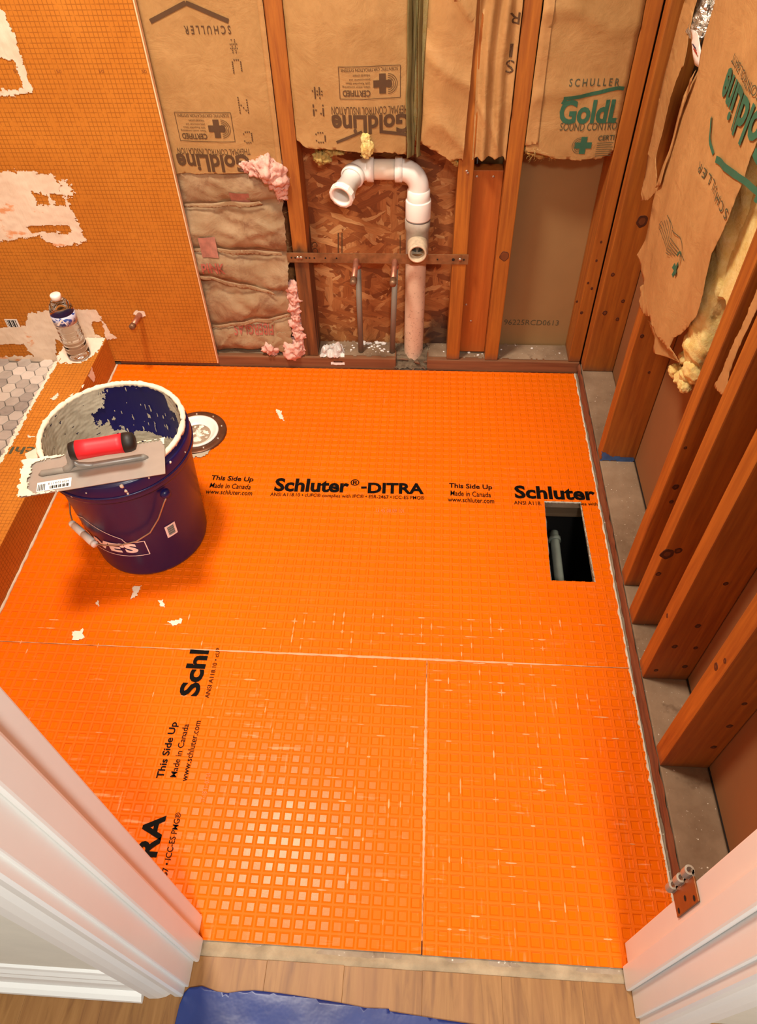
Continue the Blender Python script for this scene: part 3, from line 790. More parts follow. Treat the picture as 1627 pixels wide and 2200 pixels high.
vplace(pr, 'Made in Canada', F(370, 1670).y, F(402, 1556).y, F(379, 1670).x, .0125, .006)
vplace(pr, 'www.schluter.com', F(395, 1679).y, F(430, 1549).y, F(402, 1679).x, .0125, .006)
yA = F(352, 1752).y; yR = F(320, 1838).y; L = (yA - yR) / 2 * 5.0
vplace(pr, 'DITRA', yA - (yA - yR) * 2.34, yA, F(338, 1836).x, F(338, 1836).x - F(291, 1836).x, .035)
yE = F(378, 1746).y; k = F(352, 1852).y
vplace(pr, 'ESR-2467 \u2022 ICC-ES PMG\u00ae', yE - (yE - k) * 1.72, yE, F(366, 1852).x, .0115, .004)
pr.obj('printed_lettering', INK, mbb, 'black lettering')
pr = Print(); vplace(pr, '17:18 11 07 01', F(434, 1722).y, F(450, 1662).y, F(441, 1722).x, .009, 0); pr.obj('printed_code', INKF, mbb, 'faint reddish code')
# ---- thinset seams and drips
SEAM = thinset('seam_thinset', 'CC9068', 'DCAA86')
def ribbon(name, a, b, wf, par, seed=0, n=260):
    A, Bv = Vector((a[0], a[1], 0)), Vector((b[0], b[1], 0)); d = (Bv - A).normalized(); nn = Vector((-d.y, d.x, 0))
    def fn(u, v):
        ww = wf(u) * (1 + .7 * nz(u * 60, seed) + .35 * nz(u * 200, seed + 2)); p = A.lerp(Bv, u) + nn * ((v - .5) * max(.0004, ww) + .0006 * nz(u * 45, seed + 7))
        return (p.x, p.y, .0006 + .0009 * (1 - (2 * v - 1) ** 2) * (1 + nz(u * 90, v * 3, seed)))
    return MB().grid(n, 4, fn).obj(name, SEAM, par)
ribbon('thinset_seam', (-.93, YM), (XE - .002, YM), lambda u: .0017 + .0036 * max(0, math.sin((u - .25) * 2.3 * PI / 1.6)) if u > .25 else .0017, mbb, 1)
ribbon('thinset_seam', (.0285, YM), (.0285, .252), lambda u: .0014 + .0044 * max(0, math.sin(min(1, u * 1.15) * PI)) ** .8 * (u > .1), mc, 4)
o = MB().box(.0276, .0294, .2325, .2515, -.004, -.0025).obj('open_seam', DARK, mc)
def flat(u, v, h): return (u, v, .0004 + h)
def smear(pts, par, z=0, jit=.004, res=.0022, seed=0, mat=None):
    return patch('thinset_smear', [(F(*p).x, F(*p).y) for p in pts], flat, mat or TSETP, par, res, jit=jit, th=.0009, seed=seed, freq=90)
smear([(592, 878), (604, 884), (612, 905), (600, 900)], ma, seed=1)
smear([(285, 1262), (303, 1258), (296, 1280), (280, 1288), (288, 1272)], ma, seed=2)
smear([(340, 1288), (350, 1290), (355, 1306), (345, 1303)], ma, seed=3)
smear([(360, 1335), (388, 1330), (390, 1341), (372, 1346)], ma, seed=4)
smear([(155, 1358), (178, 1352), (182, 1372), (158, 1376)], ma, seed=5)
smear([(205, 1296), (212, 1290), (214, 1304)], ma, seed=6)
# blobs along the seam: thinset squeezed into the grooves beside it
rn = random.Random(11)
GROV = thinset('groove_thinset', 'D88E5A', 'E2A272')
def groove_marks(par, n, x0, x1, y0, y1, ox, oy, seed):
    mb = MB(); rn = random.Random(seed)
    for _ in range(n):
        i = rn.randint(int((x0 - ox) / PITCH), int((x1 - ox) / PITCH)); j = rn.randint(int((y0 - oy) / PITCH), int((y1 - oy) / PITCH))
        gx = ox + (i + .5) * PITCH; gy = oy + (j + .5) * PITCH; hor = rn.random() < .5
        L = rn.uniform(.006, .02) * (1.6 if rn.random() < .2 else 1); wd = rn.uniform(.001, .0032)
        s1 = rn.random() * 50
        def fn(u, v):
            t = (u - .5) * L; ww = wd * (1 - (2 * u - 1) ** 4) * (1 + .6 * nz(u * 5, s1)); q = (v - .5) * ww
            z = .0002 + .0006 * (1 - (2 * v - 1) ** 2) * (1 - (2 * u - 1) ** 4)
            return (gx + t, gy + q, z) if hor else (gx + q, gy + t, z)
        mb.grid(8, 2, fn)
    o = mb.obj('groove_thinset', GROV, par); o['kind'] = 'stuff'
groove_marks(ma, 70, -.30, .40, YM + .004, .86, .0042, 1.004, 1)
groove_marks(ma, 16, -.88, -.3, YM + .004, .84, .0042, 1.004, 7)
groove_marks(mbb, 34, -.16, .02, .25, .76, .0165, .5275, 2)
groove_marks(mbb, 22, -.9, -.1, .45, .77, .0165, .5275, 3)
groove_marks(mc, 80, .04, .40, .26, .77, .0415, .5235, 4)

# ================================================================== FLOOR CUT-OUT, TOILET FLANGE
g = thing('floor_pipe', 'grey pipe down in the dark rectangular floor cut-out', 'pipe', (.365, 1.25, -.16))
mb = MB(); mb.tube([(.366, 1.255, -.135), (.366, 1.21, -.137), (.368, 1.10, -.15), (.374, .95, -.17), (.38, .8, -.2)], .0125, 16); mb.obj('pipe_run', plain('grey_green_pipe', '8C9488', .5), g)
mb = MB(); mb.lathe([(.0125, 0), (.0165, 0), (.0165, .012), (.0125, .012)], 18, (.366, 1.225, -.1365), (0, 1, .05)); mb.obj('pipe_collar', plain('pipe_collar_grey', '7C8478', .5), g)
fl = thing('toilet_flange', 'round brown metal toilet flange with white funnel, beside the blue bucket', 'flange', (FLC[0], FLC[1], 0))
mb = MB(); c = (FLC[0], FLC[1], 0)
mb.lathe([(.060, .0035), (.0625, .0062), (.083, .0062), (.0862, .0045), (.0868, .0003)], 64, c)
mb.obj('flange_ring', plain('brown_flange_metal', '6A4632', .4, .55, .25, 40), fl)
mb = MB()
mb.lathe([(.0645, .0066), (.064, .0098), (.060, .0102), (.0565, .0085), (.052, .004), (.046, -.001), (.038, -.006), (.03, -.008), (.0, -.0085)], 56, c)
mb.obj('closet_funnel', PVC, fl)
mb = MB()
def crump(a, b):
    r = b * .036; t = a * 2 * PI; x = r * math.cos(t); y = r * math.sin(t)
    return (c[0] + x, c[1] + y, -.001 + .012 * nz(x * 70, y * 70, 3) + .005 * nz(x * 160, y * 160) - b * .006)
mb.grid(48, 12, crump); mb.obj('crumpled_plug', plain('crumpled_white_plastic', 'F2ECDE', .35, 0, .1, 30), fl)
for k in range(9):
    a = k * 2 * PI / 9 + .35; MB().lathe([(0, .0090), (.0025, .0088), (.0036, .0064)], 12, (c[0] + .0738 * math.cos(a), c[1] + .0738 * math.sin(a), 0)).obj('flange_screw', NAIL, fl)
o = patch('mortar_smear', [(c[0] + .084 * math.cos(a) * 1.0 + 0, c[1] + .084 * math.sin(a)) for a in [4.0, 4.3, 4.6, 4.9, 5.2, 5.4]] + [(c[0] + .101 * math.cos(a), c[1] + .101 * math.sin(a)) for a in [5.3, 5.0, 4.6, 4.2]], flat, TSETG, fl, .003, jit=.006, th=.002)

# ================================================================== SHOWER: curb, pan, tiles, board
KC = -.951
cu = thing('shower_curb', 'orange shower curb running along the left side behind the bucket', 'curb', (-1.008, 1.0, 0))
MB().box(-1.064, KC, .27, 1.7585, -.0044, .103, .0015).obj('curb_body', KERDI, cu)
def ctop(u, v, h): return (u, v, .103 + h)
def cside(u, v, h): return (KC + h, u, v)
P = lambda L, z=.103: [(F(x, y, z).x, F(x, y, z).y) for x, y in L]
patch('thinset_patch', [(-1.066, 1.757), (-.952, 1.757), (-.954, 1.69), (-.975, 1.645), (-1.01, 1.628), (-1.045, 1.632), (-1.066, 1.66)], ctop, TSETP, cu, .004, jit=.007, seed=2)
patch('thinset_patch', [(-1.067, 1.66), (-1.056, 1.66), (-1.058, 1.45), (-1.055, 1.3), (-1.058, 1.1), (-1.056, .8), (-1.067, .8)], ctop, TSETP, cu, .003, jit=.006, seed=3)
for q in ([(108, 858), (124, 845), (126, 850), (116, 860)], [(150, 850), (158, 846), (158, 858)], [(176, 830), (180, 824), (178, 838)], [(55, 975), (82, 960), (80, 985), (58, 988)], [(60, 935), (75, 940), (62, 942)], [(115, 1035), (135, 1010), (128, 1035)]):
    patch('thinset_spot', P(q), ctop, TSETP, cu, .0025, jit=.003, seed=len(q) + q[0][0])
patch('thinset_patch', [(1.58, .100), (1.62, .102), (1.615, .07), (1.60, .06)], cside, TSETP, cu, .003, jit=.005, seed=6)
patch('thinset_patch', [(1.45, .03), (1.47, .03), (1.465, .0), (1.44, .0)], cside, TSETP, cu, .003, jit=.005, seed=8)
def curbseam(u, v): 
    y = .30 + u * 1.46; a = v * PI / 2
    return (KC + .0005 + .0045 * (1 + .5 * nz(y * 50)) * math.sin(a), y, .0005 + .0035 * (1 + .5 * nz(y * 50, 2)) * math.cos(a))
MB().grid(200, 3, curbseam).obj('thinset_bead', thinset('bead', 'C8B49C', 'DCC8B0'), cu)
pr = Print(); A = F(97, 953, .1036); Bq = F(14, 964, .1036)
pr.text('Schl', 0, 0, .125, .030, lambda u, v: (-.968 - v * .9 - u * .04, 1.335 - u * 0 - 0 + 0, .1036) if False else (-.962 - u * .72, 1.262 + (.03 - v) * .9 - u * .02, .1036), .02)
pr.obj('printed_lettering', INKD, cu)
# pan and tiles
fp = struct(MB().box(-1.95, -1.0642, .27, 1.757, -.03, .010).obj('floor', plain('grey_grout', '6E665C', .9, 0, .1, 40, .3)), 'shower pan under grey grout')
TIL = []
for i, (a, b) in enumerate([('C2BAB0', 'D4CCC2'), ('A09A94', 'B8B0A8'), ('B2ACA4', 'C8C0B8'), ('8C8682', 'A8A29C'), ('CCC4BA', 'DED6CE')]):
    m = NT('marble_tile', .35); v = m.world(); q = m.noise(m.world((1, .5, 1), (0, 0, .5 + i * .4)), 26, 5, .6, 1.2)
    m.col(m.ramp(q, [(.3, lin(a)), (.7, lin(b))])); TIL.append(m.m)
tm = []
for mm in TIL:
    mb = MB(); r = .0222
    ring = lambda rr, z: [(rr * math.cos(k * PI / 3), rr * math.sin(k * PI / 3), z) for k in range(6)]
    vs = ring(r, .0) + ring(r, .0062) + ring(r - .0012, .0075)
    fs = [tuple(range(12, 18))] + [(k, (k + 1) % 6, 6 + (k + 1) % 6, 6 + k) for k in range(6)] + [(6 + k, 6 + (k + 1) % 6, 12 + (k + 1) % 6, 12 + k) for k in range(6)]
    mb.add(vs, fs); o = mb.obj('hexagon_tile', mm); tm.append(o.data); bpy.data.objects.remove(o)
rn = random.Random(5)
for ci in range(9):
    x = -1.0925 - ci * .0352
    for k in range(17):
        y = 1.742 - k * .0405 - (ci % 2) * .02025
        if y < 1.06: continue
        o = bpy.data.objects.new('hexagon_tile', tm[rn.choice([0, 0, 1, 2, 2, 3, 4, 4, 1])]); COL.objects.link(o); o.location = (x, y, .0098 + rn.uniform(0, .0006)); o.parent = fp
        o.rotation_euler = (rn.gauss(0, .006), rn.gauss(0, .006), 0)

BF = 1.7592
bd = thing('foam_board', 'orange gridded foam board wall panel at upper left with white thinset patches', 'wall panel', (-1.28, BF, .016))
MB().box(-1.949, -.6292, BF, BF + .0122, .016, 2.40).obj('board_face', KERDI, bd)
MB().box(-.6292, -.6262, BF - .0004, BF + .0124, .0155, 2.40, .0006).obj('board_edge', FOAM, bd)
def bplace(u, v, h): return (u, BF - h, v)
Q = lambda L: [(B(x, y, BF).x, B(x, y, BF).z) for x, y in L]
patch('thinset_patch', Q([(-90, 372), (60, 366), (118, 378), (126, 400), (150, 440), (168, 478), (186, 516), (150, 528), (115, 528), (85, 505), (60, 512), (-90, 525)]), bplace, TSET, bd, .0018,
      holes=[Q([(64, 408), (105, 420), (108, 438), (80, 440)]), Q([(110, 415), (138, 420), (142, 440), (118, 440)]), Q([(60, 484), (145, 482), (160, 500), (65, 498)])], jit=.009, th=.0015, seed=1)
patch('thinset_patch', Q([(126, 385), (150, 395), (156, 420), (140, 425), (130, 405)]), bplace, TSET, bd, .0018, jit=.012, seed=12, freq=120)
patch('thinset_patch', Q([(-60, -40), (10, 30), (18, 45), (34, 80), (45, 120), (70, 195), (40, 203), (-60, 212)]), bplace, TSET, bd, .0018, holes=[Q([(-40, 120), (30, 128), (52, 190), (-40, 196)])], jit=.007, th=.0015, seed=2)
patch('thinset_patch', Q([(-120, 712), (55, 700), (62, 672), (110, 666), (206, 664), (222, 690), (236, 712), (250, 726), (228, 731), (215, 760), (140, 775), (120, 790), (-120, 790)]), bplace, TSET, bd, .0018,
      holes=[Q([(-90, 741), (50, 738), (72, 764), (-90, 766)]), Q([(196, 690), (220, 690), (228, 725), (205, 718)]), Q([(122, 728), (140, 740), (136, 770), (120, 760)])], jit=.006, th=.0015, seed=3)
pr = Print()
for px in (127, 218, 310, 35):
    a = B(px - 5, 157, BF - .0004); pr.text('50', a.x, a.z, a.x + .0115, a.z + .007, lambda u, v: (u, BF - .0004, v))
pr.obj('grid_numbers', plain('board_print', '8A4A16', .8), bd)
mb = MB(); a = B(18, 705, BF - .0006); b2 = B(33, 686, BF - .0006)
mb.box(a.x, b2.x + .004, BF - .0007, BF - .0001, a.z, b2.z); o = mb.obj('barcode_sticker', LABEL, bd)
pr = Print(); n = 8
for k in range(n):
    u0 = a.x + .003 + (b2.x - a.x - .003) * k / n; pr.rect(u0, a.z + .004, u0 + .0012 * (1 + k % 3), b2.z - .003, lambda u, v: (u, BF - .0011, v), 1)
pr.obj('barcode', INK, o)
# copper stub through the board
g = thing('copper_stub', 'capped copper stub coming through the orange board above the curb', 'pipe', (-.825, BF, .184))
mb = MB(); mb.tube([(-.8245, BF + .01, .1865), (-.829, 1.699, .1885)], .0078, 16); mb.obj('tube', COPPER, g)
mb = MB(); mb.tube([(-.8285, 1.703, .1884), (-.8295, 1.692, .1889), (-.8297, 1.690, .189)], [.0088, .0088, .006], 16); mb.obj('end_cap', COPD, g)
patch('sealant', [(-.842, .19), (-.832, .202), (-.812, .2), (-.806, .186), (-.818, .176), (-.834, .178)], bplace, TSETP, g, .002, jit=.004, th=.002)

# ================================================================== BUCKET AND TROWEL
BX, BY = -.655, 1.10
bk = thing('bucket', 'dark blue plastic bucket smeared with grey mortar, standing on the orange floor', 'bucket', (BX, BY, 0))
mb = MB(); c = (BX, BY, 0)
mb.lathe([(0, .001), (.126, .001), (.130, .004), (.132, .012), (.1465, .268), (.1475, .272), (.1475, .284), (.157, .287), (.1585, .291), (.1585, .333), (.1565, .337), (.152, .338),
          (.1525, .352), (.1505, .3565), (.1475, .357), (.1455, .353), (.1445, .33), (.128, .012), (.0, .010)], 96, c)
mb.obj('bucket_body', BLUE, bk)
mb = MB(); mb.lathe([(.1478, .300), (.1600, .300), (.1605, .303), (.1600, .306), (.1575, .306)], 96, c); mb.obj('collar_rib', BLUE, bk)
# mortar lining the inside, with a bare blue area on the far side
POLY = [(112, -.05), (114, .10), (128, .22), (124, .42), (104, .5), (70, .53), (30, .5), (24, .36), (42, .2), (58, .04), (60, -.05)]
def inner(a, b):
    t = a * 2 * PI; z = .353 - b * .27; r = .1452 - b * .0135
    h = .0022 + .0016 * nz(t * 5, z * 24) + .0007 * nz(t * 9, z * 160, 3) + .0003 * nz(t * 60, z * 90)
    return (BX + (r - h) * math.cos(t), BY + (r - h) * math.sin(t), z)
def keep(a, b):
    d = a * 360; t = math.radians(d); d2 = d + 13 * nz(t * 5, b * 6) + 7 * nz(t * 14, b * 25, 3) + 4 * nz(t * 40, b * 60, 5); b2 = b + .06 * nz(t * 7, b * 9, 5) + .03 * nz(t * 30, b * 18)
    if inpoly(d2, b2, POLY): return nz(t * 26, b * 14, 2) > .42 + .25 * (b < .2)
    return nz(t * 11, b * 40, 8) > -.62
mb = MB(); mb.grid(520, 130, inner, True, keep)
mb.obj('mortar_lining', TSETG, bk)
mb = MB()
def pool(a, b):
    t = a * 2 * PI; r = b * .137; x = r * math.cos(t); y = r * math.sin(t)
    return (BX + x, BY + y, .135 + .012 * nz(x * 22, y * 22) + .008 * nz(x * 70 + y * 30, y * 20) + .02 * b ** 4)
mb.grid(90, 26, pool); mb.obj('mortar', TSETG, bk)
def rim(a, b):
    t = a * 2 * PI; f = b * 2 * PI; k = .0050 * (1 + .45 * nz(t * 8) + .4 * nz(t * 26, 3)) 
    return (BX + (.1495 + k * 1.15 * math.cos(f)) * math.cos(t), BY + (.1495 + k * 1.15 * math.cos(f)) * math.sin(t), .3535 + (k * math.sin(f) if math.sin(f) > 0 else k * math.sin(f) * (1.5 + 2.2 * max(0, nz(t * 14, 7)))))
mb = MB(); mb.grid(220, 12, rim); mb.obj('mortar_rim', RIMT, bk)
def cone(deg, z, off=.0006):
    r = .132 + (z - .012) / .256 * .0145 + off; a = math.radians(deg)
    return (BX + r * math.cos(a), BY + r * math.sin(a), z)
CR = .1385
fB = lambda a0: (lambda u, v: cone(a0 + math.degrees(u / CR), v, .0009))
pr = Print(); f = fB(-70)
pr.text("LOWE'S", -.225, .098, -.020, .134, f, .05, .006)
for p, q in (((0, .086), (-.25, .086)), ((-.25, .086), (-.25, .136)), ((0, .086), (0, .136)), ((0, .136), (-.04, .138)), ((-.04, .138), (-.045, .152)), ((-.045, .152), (-.125, .20)), ((-.125, .20), (-.205, .152)), ((-.205, .152), (-.21, .138)), ((-.21, .138), (-.25, .136))):
    pr.line(p, q, .0022, f, 16)
pr.obj('printed_logo', LABEL, bk, 'white lettering in a gabled outline')
pr = Print(); pr.rect(.050, .116, .076, .156, f, 6); o = pr.obj('sticker', LABEL, bk)
pr = Print(); f2 = lambda u, v: cone(-70 + math.degrees(u / CR), v, .0014)
for k in range(12): pr.rect(.055, .122 + k * .0024, .071, .1232 + k * .0024 + .0004 * (k % 3), f2, 3)
pr.obj('barcode', INKD, o)
# wire bail with its grip, hanging in front
def cp(d, z, off): return cone(d, z, off)
WP = [(-40, .262, .016), (-44, .245, .014), (-52, .205, .012), (-62, .172, .012), (-75, .155, .013), (-90, .146, .014), (-104, .141, .016), (-112, .139, .018), (-130, .137, .0125), (-146, .136, .018), (-156, .142, .017), (-172, .165, .014), (-192, .205, .013), (-210, .243, .014), (-220, .262, .016)]
mb = MB(); mb.tube([cp(*q) for q in WP], .0019, 8); bail = mb.obj('wire_handle', plain('steel_wire', 'B8AEA4', .3, .85), bk)
a, b = Vector(cp(-111, .139, .0205)), Vector(cp(-147, .1365, .0205))
mb = MB(); k = [a.lerp(b, t) for t in (0, .06, .07, .12, .13, .48, .485, .515, .52, .87, .88, .93, .94, 1)]
mb.tube(k, [.0075, .0082, .007, .007, .0085, .0085, .0072, .0072, .0085, .0085, .007, .007, .0082, .0075], 18); mb.obj('handle_grip', plain('white_grip_plastic', 'EDE6E0', .4), bail)
for d in (-40, 140): MB().lathe([(0, .008), (.008, .007), (.011, .002), (.0115, -.004)], 18, cone(d, .262, .010), (math.cos(math.radians(d)), math.sin(math.radians(d)), 0)).obj('handle_ear', BLUE, bk)
# drips on the collar
def coll(u, v, h): a = math.radians(u); return (BX + (.1586 + h) * math.cos(a), BY + (.1586 + h) * math.sin(a), v)
for q in ([(-72, .334), (-66, .334), (-64, .312), (-68, .306), (-71, .318)], [(-30, .332), (-26, .334), (-25, .322)], [(-100, .300), (-96, .302), (-97, .297)]):
    patch('mortar_drip', q, coll, RIMT, bk, .0035 if False else .002, jit=.003, th=.002, freq=30) if False else None
for d, z, s in ((-68, .333, 1.2), (-66.5, .318, 1), (-66, .309, .7), (-28, .331, .8), (-95, .322, .5), (-110, .300, .6), (-10, .315, .5), (-48, .329, .6)):
    mb = MB(); lump(mb, coll(d, z, .0), .0032 * s, d, 2, .5, 2, (1, 1, 1.3)); mb.obj('mortar_drip', RIMT, bk)

TC = Vector((-.6475, .972, .3642)); TA = math.atan2(.075, .267)
tr = thing('notched_trowel', 'steel notched trowel with red and black grip lying across the bucket rim', 'trowel', tuple(TC))
def TW(u, v, h=0.0): return (TC.x + u * math.cos(TA) - v * math.sin(TA), TC.y + u * math.sin(TA) + v * math.cos(TA), TC.z + h)
hl, hw = .1385, .050
out = [(-hl, -hw), (hl, -hw), (hl, hw)]
x = hl - .004
while x > -hl + .006: out += [(x, hw), (x, hw - .0026), (x - .0035, hw - .0026), (x - .0035, hw)]; x -= .007
out += [(-hl, hw)]; y = hw - .006
while y > -hw + .008: out += [(-hl, y), (-hl + .006, y), (-hl + .006, y - .006), (-hl, y - .006)]; y -= .012
bm = bmesh.new(); fv = bm.faces.new([bm.verts.new((u, v, 0)) for u, v in out]); r = bmesh.ops.extrude_face_region(bm, geom=[fv])
for v in r['geom']:
    if isinstance(v, bmesh.types.BMVert): v.co.z += .0012
for v in bm.verts: v.co = Vector(TW(v.co.x, v.co.y, v.co.z))
STEEL = plain('brushed_trowel_steel', 'A8A098', .38, .35, .05, 30)
mb = MB(); mb.bm(bm); mb.obj('blade', STEEL, tr)
SHANK = plain('cast_grey_metal', '94928C', .4, .3)
mb = MB(); mb.tube([TW(-.106, .004, .001), TW(-.10, .004, .0045), TW(.098, .004, .0045), TW(.105, .004, .001)], [.003, .0065, .0065, .003], 12)
mb.tube([TW(-.062, .004, .003), TW(-.046, .004, .009), TW(-.038, .003, .022), TW(-.036, .002, .040), TW(-.030, .0, .052), TW(-.02, 0, .055)], [.006, .0075, .0075, .007, .0065, .006], 12)
mb.tube([TW(-.036, .003, .026), TW(-.028, .004, .012), TW(-.010, .004, .006), TW(.01, .004, .004)], [.004, .006, .0065, .006], 10)
mb.obj('shank', SHANK, tr)
RED = plain('red_grip_rubber', 'D8202C', .5, 0, .04); BLK = plain('black_grip_rubber', '1A1614', .55)
gz = .055; gr = [(-.030, .013), (-.029, .0165), (-.018, .019), (-.016, .0195)]
mb = MB(); mb.tube([TW(u, -.002, gz) for u, _ in gr], [q for _, q in gr], 24); mb.obj('grip_collar', BLK, tr)
gp = [(-.016, .0195), (.005, .0188), (.035, .0182), (.060, .0190), (.072, .0198)]
mb = MB(); mb.tube([TW(u, -.002, gz) for u, _ in gp], [q for _, q in gp], 24); mb.obj('grip', RED, tr)
gp = [(.072, .0199), (.084, .0196), (.092, .017), (.095, .011), (.0955, .0)]
mb = MB(); mb.tube([TW(u, -.002, gz) for u, _ in gp], [max(.001, q) for _, q in gp], 24); mb.obj('grip_end', BLK, tr)
pr = Print(); f = lambda u, v: TW(u, v, .0017); pr.rect(-.108, -.043, -.043, -.018, f, 1); o = pr.obj('price_sticker', LABEL, tr)
pr = Print(); f = lambda u, v: TW(u, v, .0021)
for k in range(16): pr.rect(-.084 + k * .0024, -.040, -.084 + k * .0024 + .0007 * (1 + (k * 7) % 3), -.032, f, 1)
for k in range(5): pr.rect(-.106 + k * .003, -.041, -.106 + k * .003 + .0014, -.024, f, 1)
pr.text('8 11 4 03 6024', -.087, -.029, -.048, -.023, f); pr.obj('barcode', INK, o)
def tpl(u, v, h): return TW(u, v, .0012 + h * 1.6)
patch('mortar_smear', [(-.1415, -.052), (-.1415, .051), (-.06, .0515), (-.075, .045), (-.112, .043), (-.124, .03), (-.118, .012), (-.127, -.005), (-.124, -.03), (-.115, -.046), (-.06, -.0505)], tpl, RIMT, tr, .0022, jit=.006, th=.0022, seed=2)
patch('mortar_smear', [(-.01, .0505), (.13, .0505), (.138, .03), (.1395, .052), (-.01, .0525)], tpl, RIMT, tr, .0018, jit=.003, th=.0018, seed=5)

# ================================================================== WATER BOTTLE
W0 = Vector((-1.0015, 1.668, .1056))
bt = thing('water_bottle', 'clear plastic water bottle standing on the end of the orange curb', 'bottle', tuple(W0))
prof = [(.0, .004), (.012, .003), (.020, .0), (.028, .001), (.0315, .006), (.0322, .012)]
for k in range(7):
    z = .018 + k * .012; prof += [(.0322, z), (.0312, z + .003), (.0305, z + .006), (.0312, z + .009)]
prof += [(.0320, .104), (.0322, .150), (.0318, .156), (.030, .164), (.026, .174), (.019, .184), (.0135, .190), (.0125, .195), (.0125, .2)]
gl = NT('clear_bottle_plastic', .0, 0, 1.0); gl.b.inputs['Transmission Weight'].default_value = 1; gl.b.inputs['IOR'].default_value = 1.07; gl.b.inputs['Base Color'].default_value = (.98, .98, .98, 1)
mb = MB(); mb.lathe(prof, 48, W0); mb.lathe([(max(0, r - .0007), z + (.0007 if z < .01 else 0)) for r, z in prof], 48, W0)
mb.obj('bottle_shell', gl.m, bt, fix=False)
wt = NT('drinking_water', .0); wt.b.inputs['Transmission Weight'].default_value = 1; wt.b.inputs['IOR'].default_value = 1.33
wp = [(max(0, r - .0009), z + (.0012 if z < .01 else 0)) for r, z in prof if z < .165] ; wp += [(wp[-1][0] * .5, wp[-1][1] + .0002), (.0, wp[-1][1] + .0002)]
mb = MB(); mb.lathe(wp, 48, W0); mb.obj('water', wt.m, bt)
mb = MB(); mb.lathe([(.0324, .118), (.0328, .118), (.0328, .148), (.0324, .148)], 48, W0)
lb = NT('bottle_label', .35); v = lb.world((1, 1, 1.6)); q = lb.noise(v, 42, 3, .5, 1.5)
zz = lb.sep(lb.node('ShaderNodeNewGeometry').outputs['Position'])[2]
lc = lb.mix(lb.step(q, .47, .5), lin('2C4C9C'), lin('C8CCE0')); edge_ = lb.ramp(lb.math('ADD', zz, 0), [(.2238, (1, 1, 1, 1)), (.2262, (0, 0, 0, 1))])
lb.col(lb.mix(edge_, lc, lin('F0ECEC'))); o = mb.obj('bottle_label', lb.m, bt)
pr = Print(); fL = lambda u, v: (W0.x + .0331 * math.cos(-PI / 2 + .5 + u / .0331), W0.y + .0331 * math.sin(-PI / 2 + .5 + u / .0331), W0.z + v)
pr.line((-.026, .124), (-.008, .143), .005, fL, 8); pr.line((-.008, .143), (.0, .126), .003, fL, 6); pr.obj('label_print', LABEL, o)
mb = MB(); cpf = [(.0, .2035), (.0125, .2035), (.0142, .202), (.0145, .199), (.0145, .190), (.0138, .1895)]
mb.lathe(cpf, 36, W0); mb.obj('cap', PVC, bt)

# ================================================================== DRAIN AND SUPPLY PIPES
DX, DY = -.0275, 1.82
dr = thing('drain_pipe', 'white plastic drain pipe with a gooseneck turning towards the room', 'pipe', (DX, DY, 0))
mb = MB(); mb.tube([(DX - .003, DY, -.02), (DX - .002, DY, .1), (DX, DY, .345)], .0285, 36, caps=False); mb.obj('riser', PVCD, dr)
mb = MB(); mb.lathe([(.0285, .335), (.031, .336), (.0315, .345), (.0305, .352), (.0305, .422), (.033, .428), (.0335, .452), (.031, .453)], 40, (DX + .002, DY, 0))
tee = mb.obj('tee_fitting', PVCG, dr); tee['label'] = 'greyish glue-stained fitting'
mb = MB()
ty = DY - .018; tz = .393
mb.lathe([(.027, 0), (.0268, .030), (.0255, .036), (.0242, .038), (.0242, .056), (.0232, .057), (.0198, .057), (.019, .054), (.019, .0), (0, -.002)], 36, (DX + .003, ty, tz), (0.02, -1, .02))
mb.obj('branch_stub', plain('stained_stub_pvc', 'C8B498', .45, 0, .25, 60), tee)
mb = MB(); mb.lathe([(0, .012), (.0188, .012)], 24, (DX + .003, ty, tz), (0.02, -1, .02)); mb.obj('stub_bore', plain('stub_grey', '5A5650', .6), tee)
mb = MB(); mb.lathe([(.0312, .4525), (.0322, .4525), (.0322, .456), (.0312, .456)], 40, (DX + .003, DY, 0)); mb.obj('rubber_gap', GLUE, dr)
mb = MB(); mb.lathe([(.028, .456), (.0325, .4565), (.033, .459), (.033, .503), (.0322, .5055), (.027, .506)], 40, (DX + .003, DY, 0)); mb.obj('coupling', PVC, dr)
ZH = .581; cx = DX + .003; Rb = .047
def arc(c, a0, a1, r, ax, ay, n=14): return [Vector(c) + Vector(ax) * (r * math.cos(a0 + (a1 - a0) * i / n)) + Vector(ay) * (r * math.sin(a0 + (a1 - a0) * i / n)) for i in range(n + 1)]
mb = MB(); mb.tube([(cx, DY, .5)] + arc((cx - Rb, DY, ZH - Rb), 0, PI / 2, Rb, (1, 0, 0), (0, 0, 1)) + [(cx - Rb - .004, DY, ZH)], .0262, 32)
mb.lathe([(.0262, .5055), (.0292, .506), (.0295, .509), (.0292, .530), (.0262, .533)], 36, (cx, DY, 0))
mb.lathe([(.0262, 0), (.0295, .001), (.0298, .018), (.0262, .019)], 36, (cx - Rb + .006, DY, ZH), (-1, 0, 0))
mb.obj('elbow', PVC, dr)
mb = MB(); mb.tube([(cx - Rb, DY, ZH), (-.165, DY, ZH)], .0242, 32); mb.obj('crossover', PVCT, dr)
E0 = Vector((-.180, DY, ZH)); E1 = Vector((-.2125, 1.722, .557)); dv = (E1 - E0).normalized()
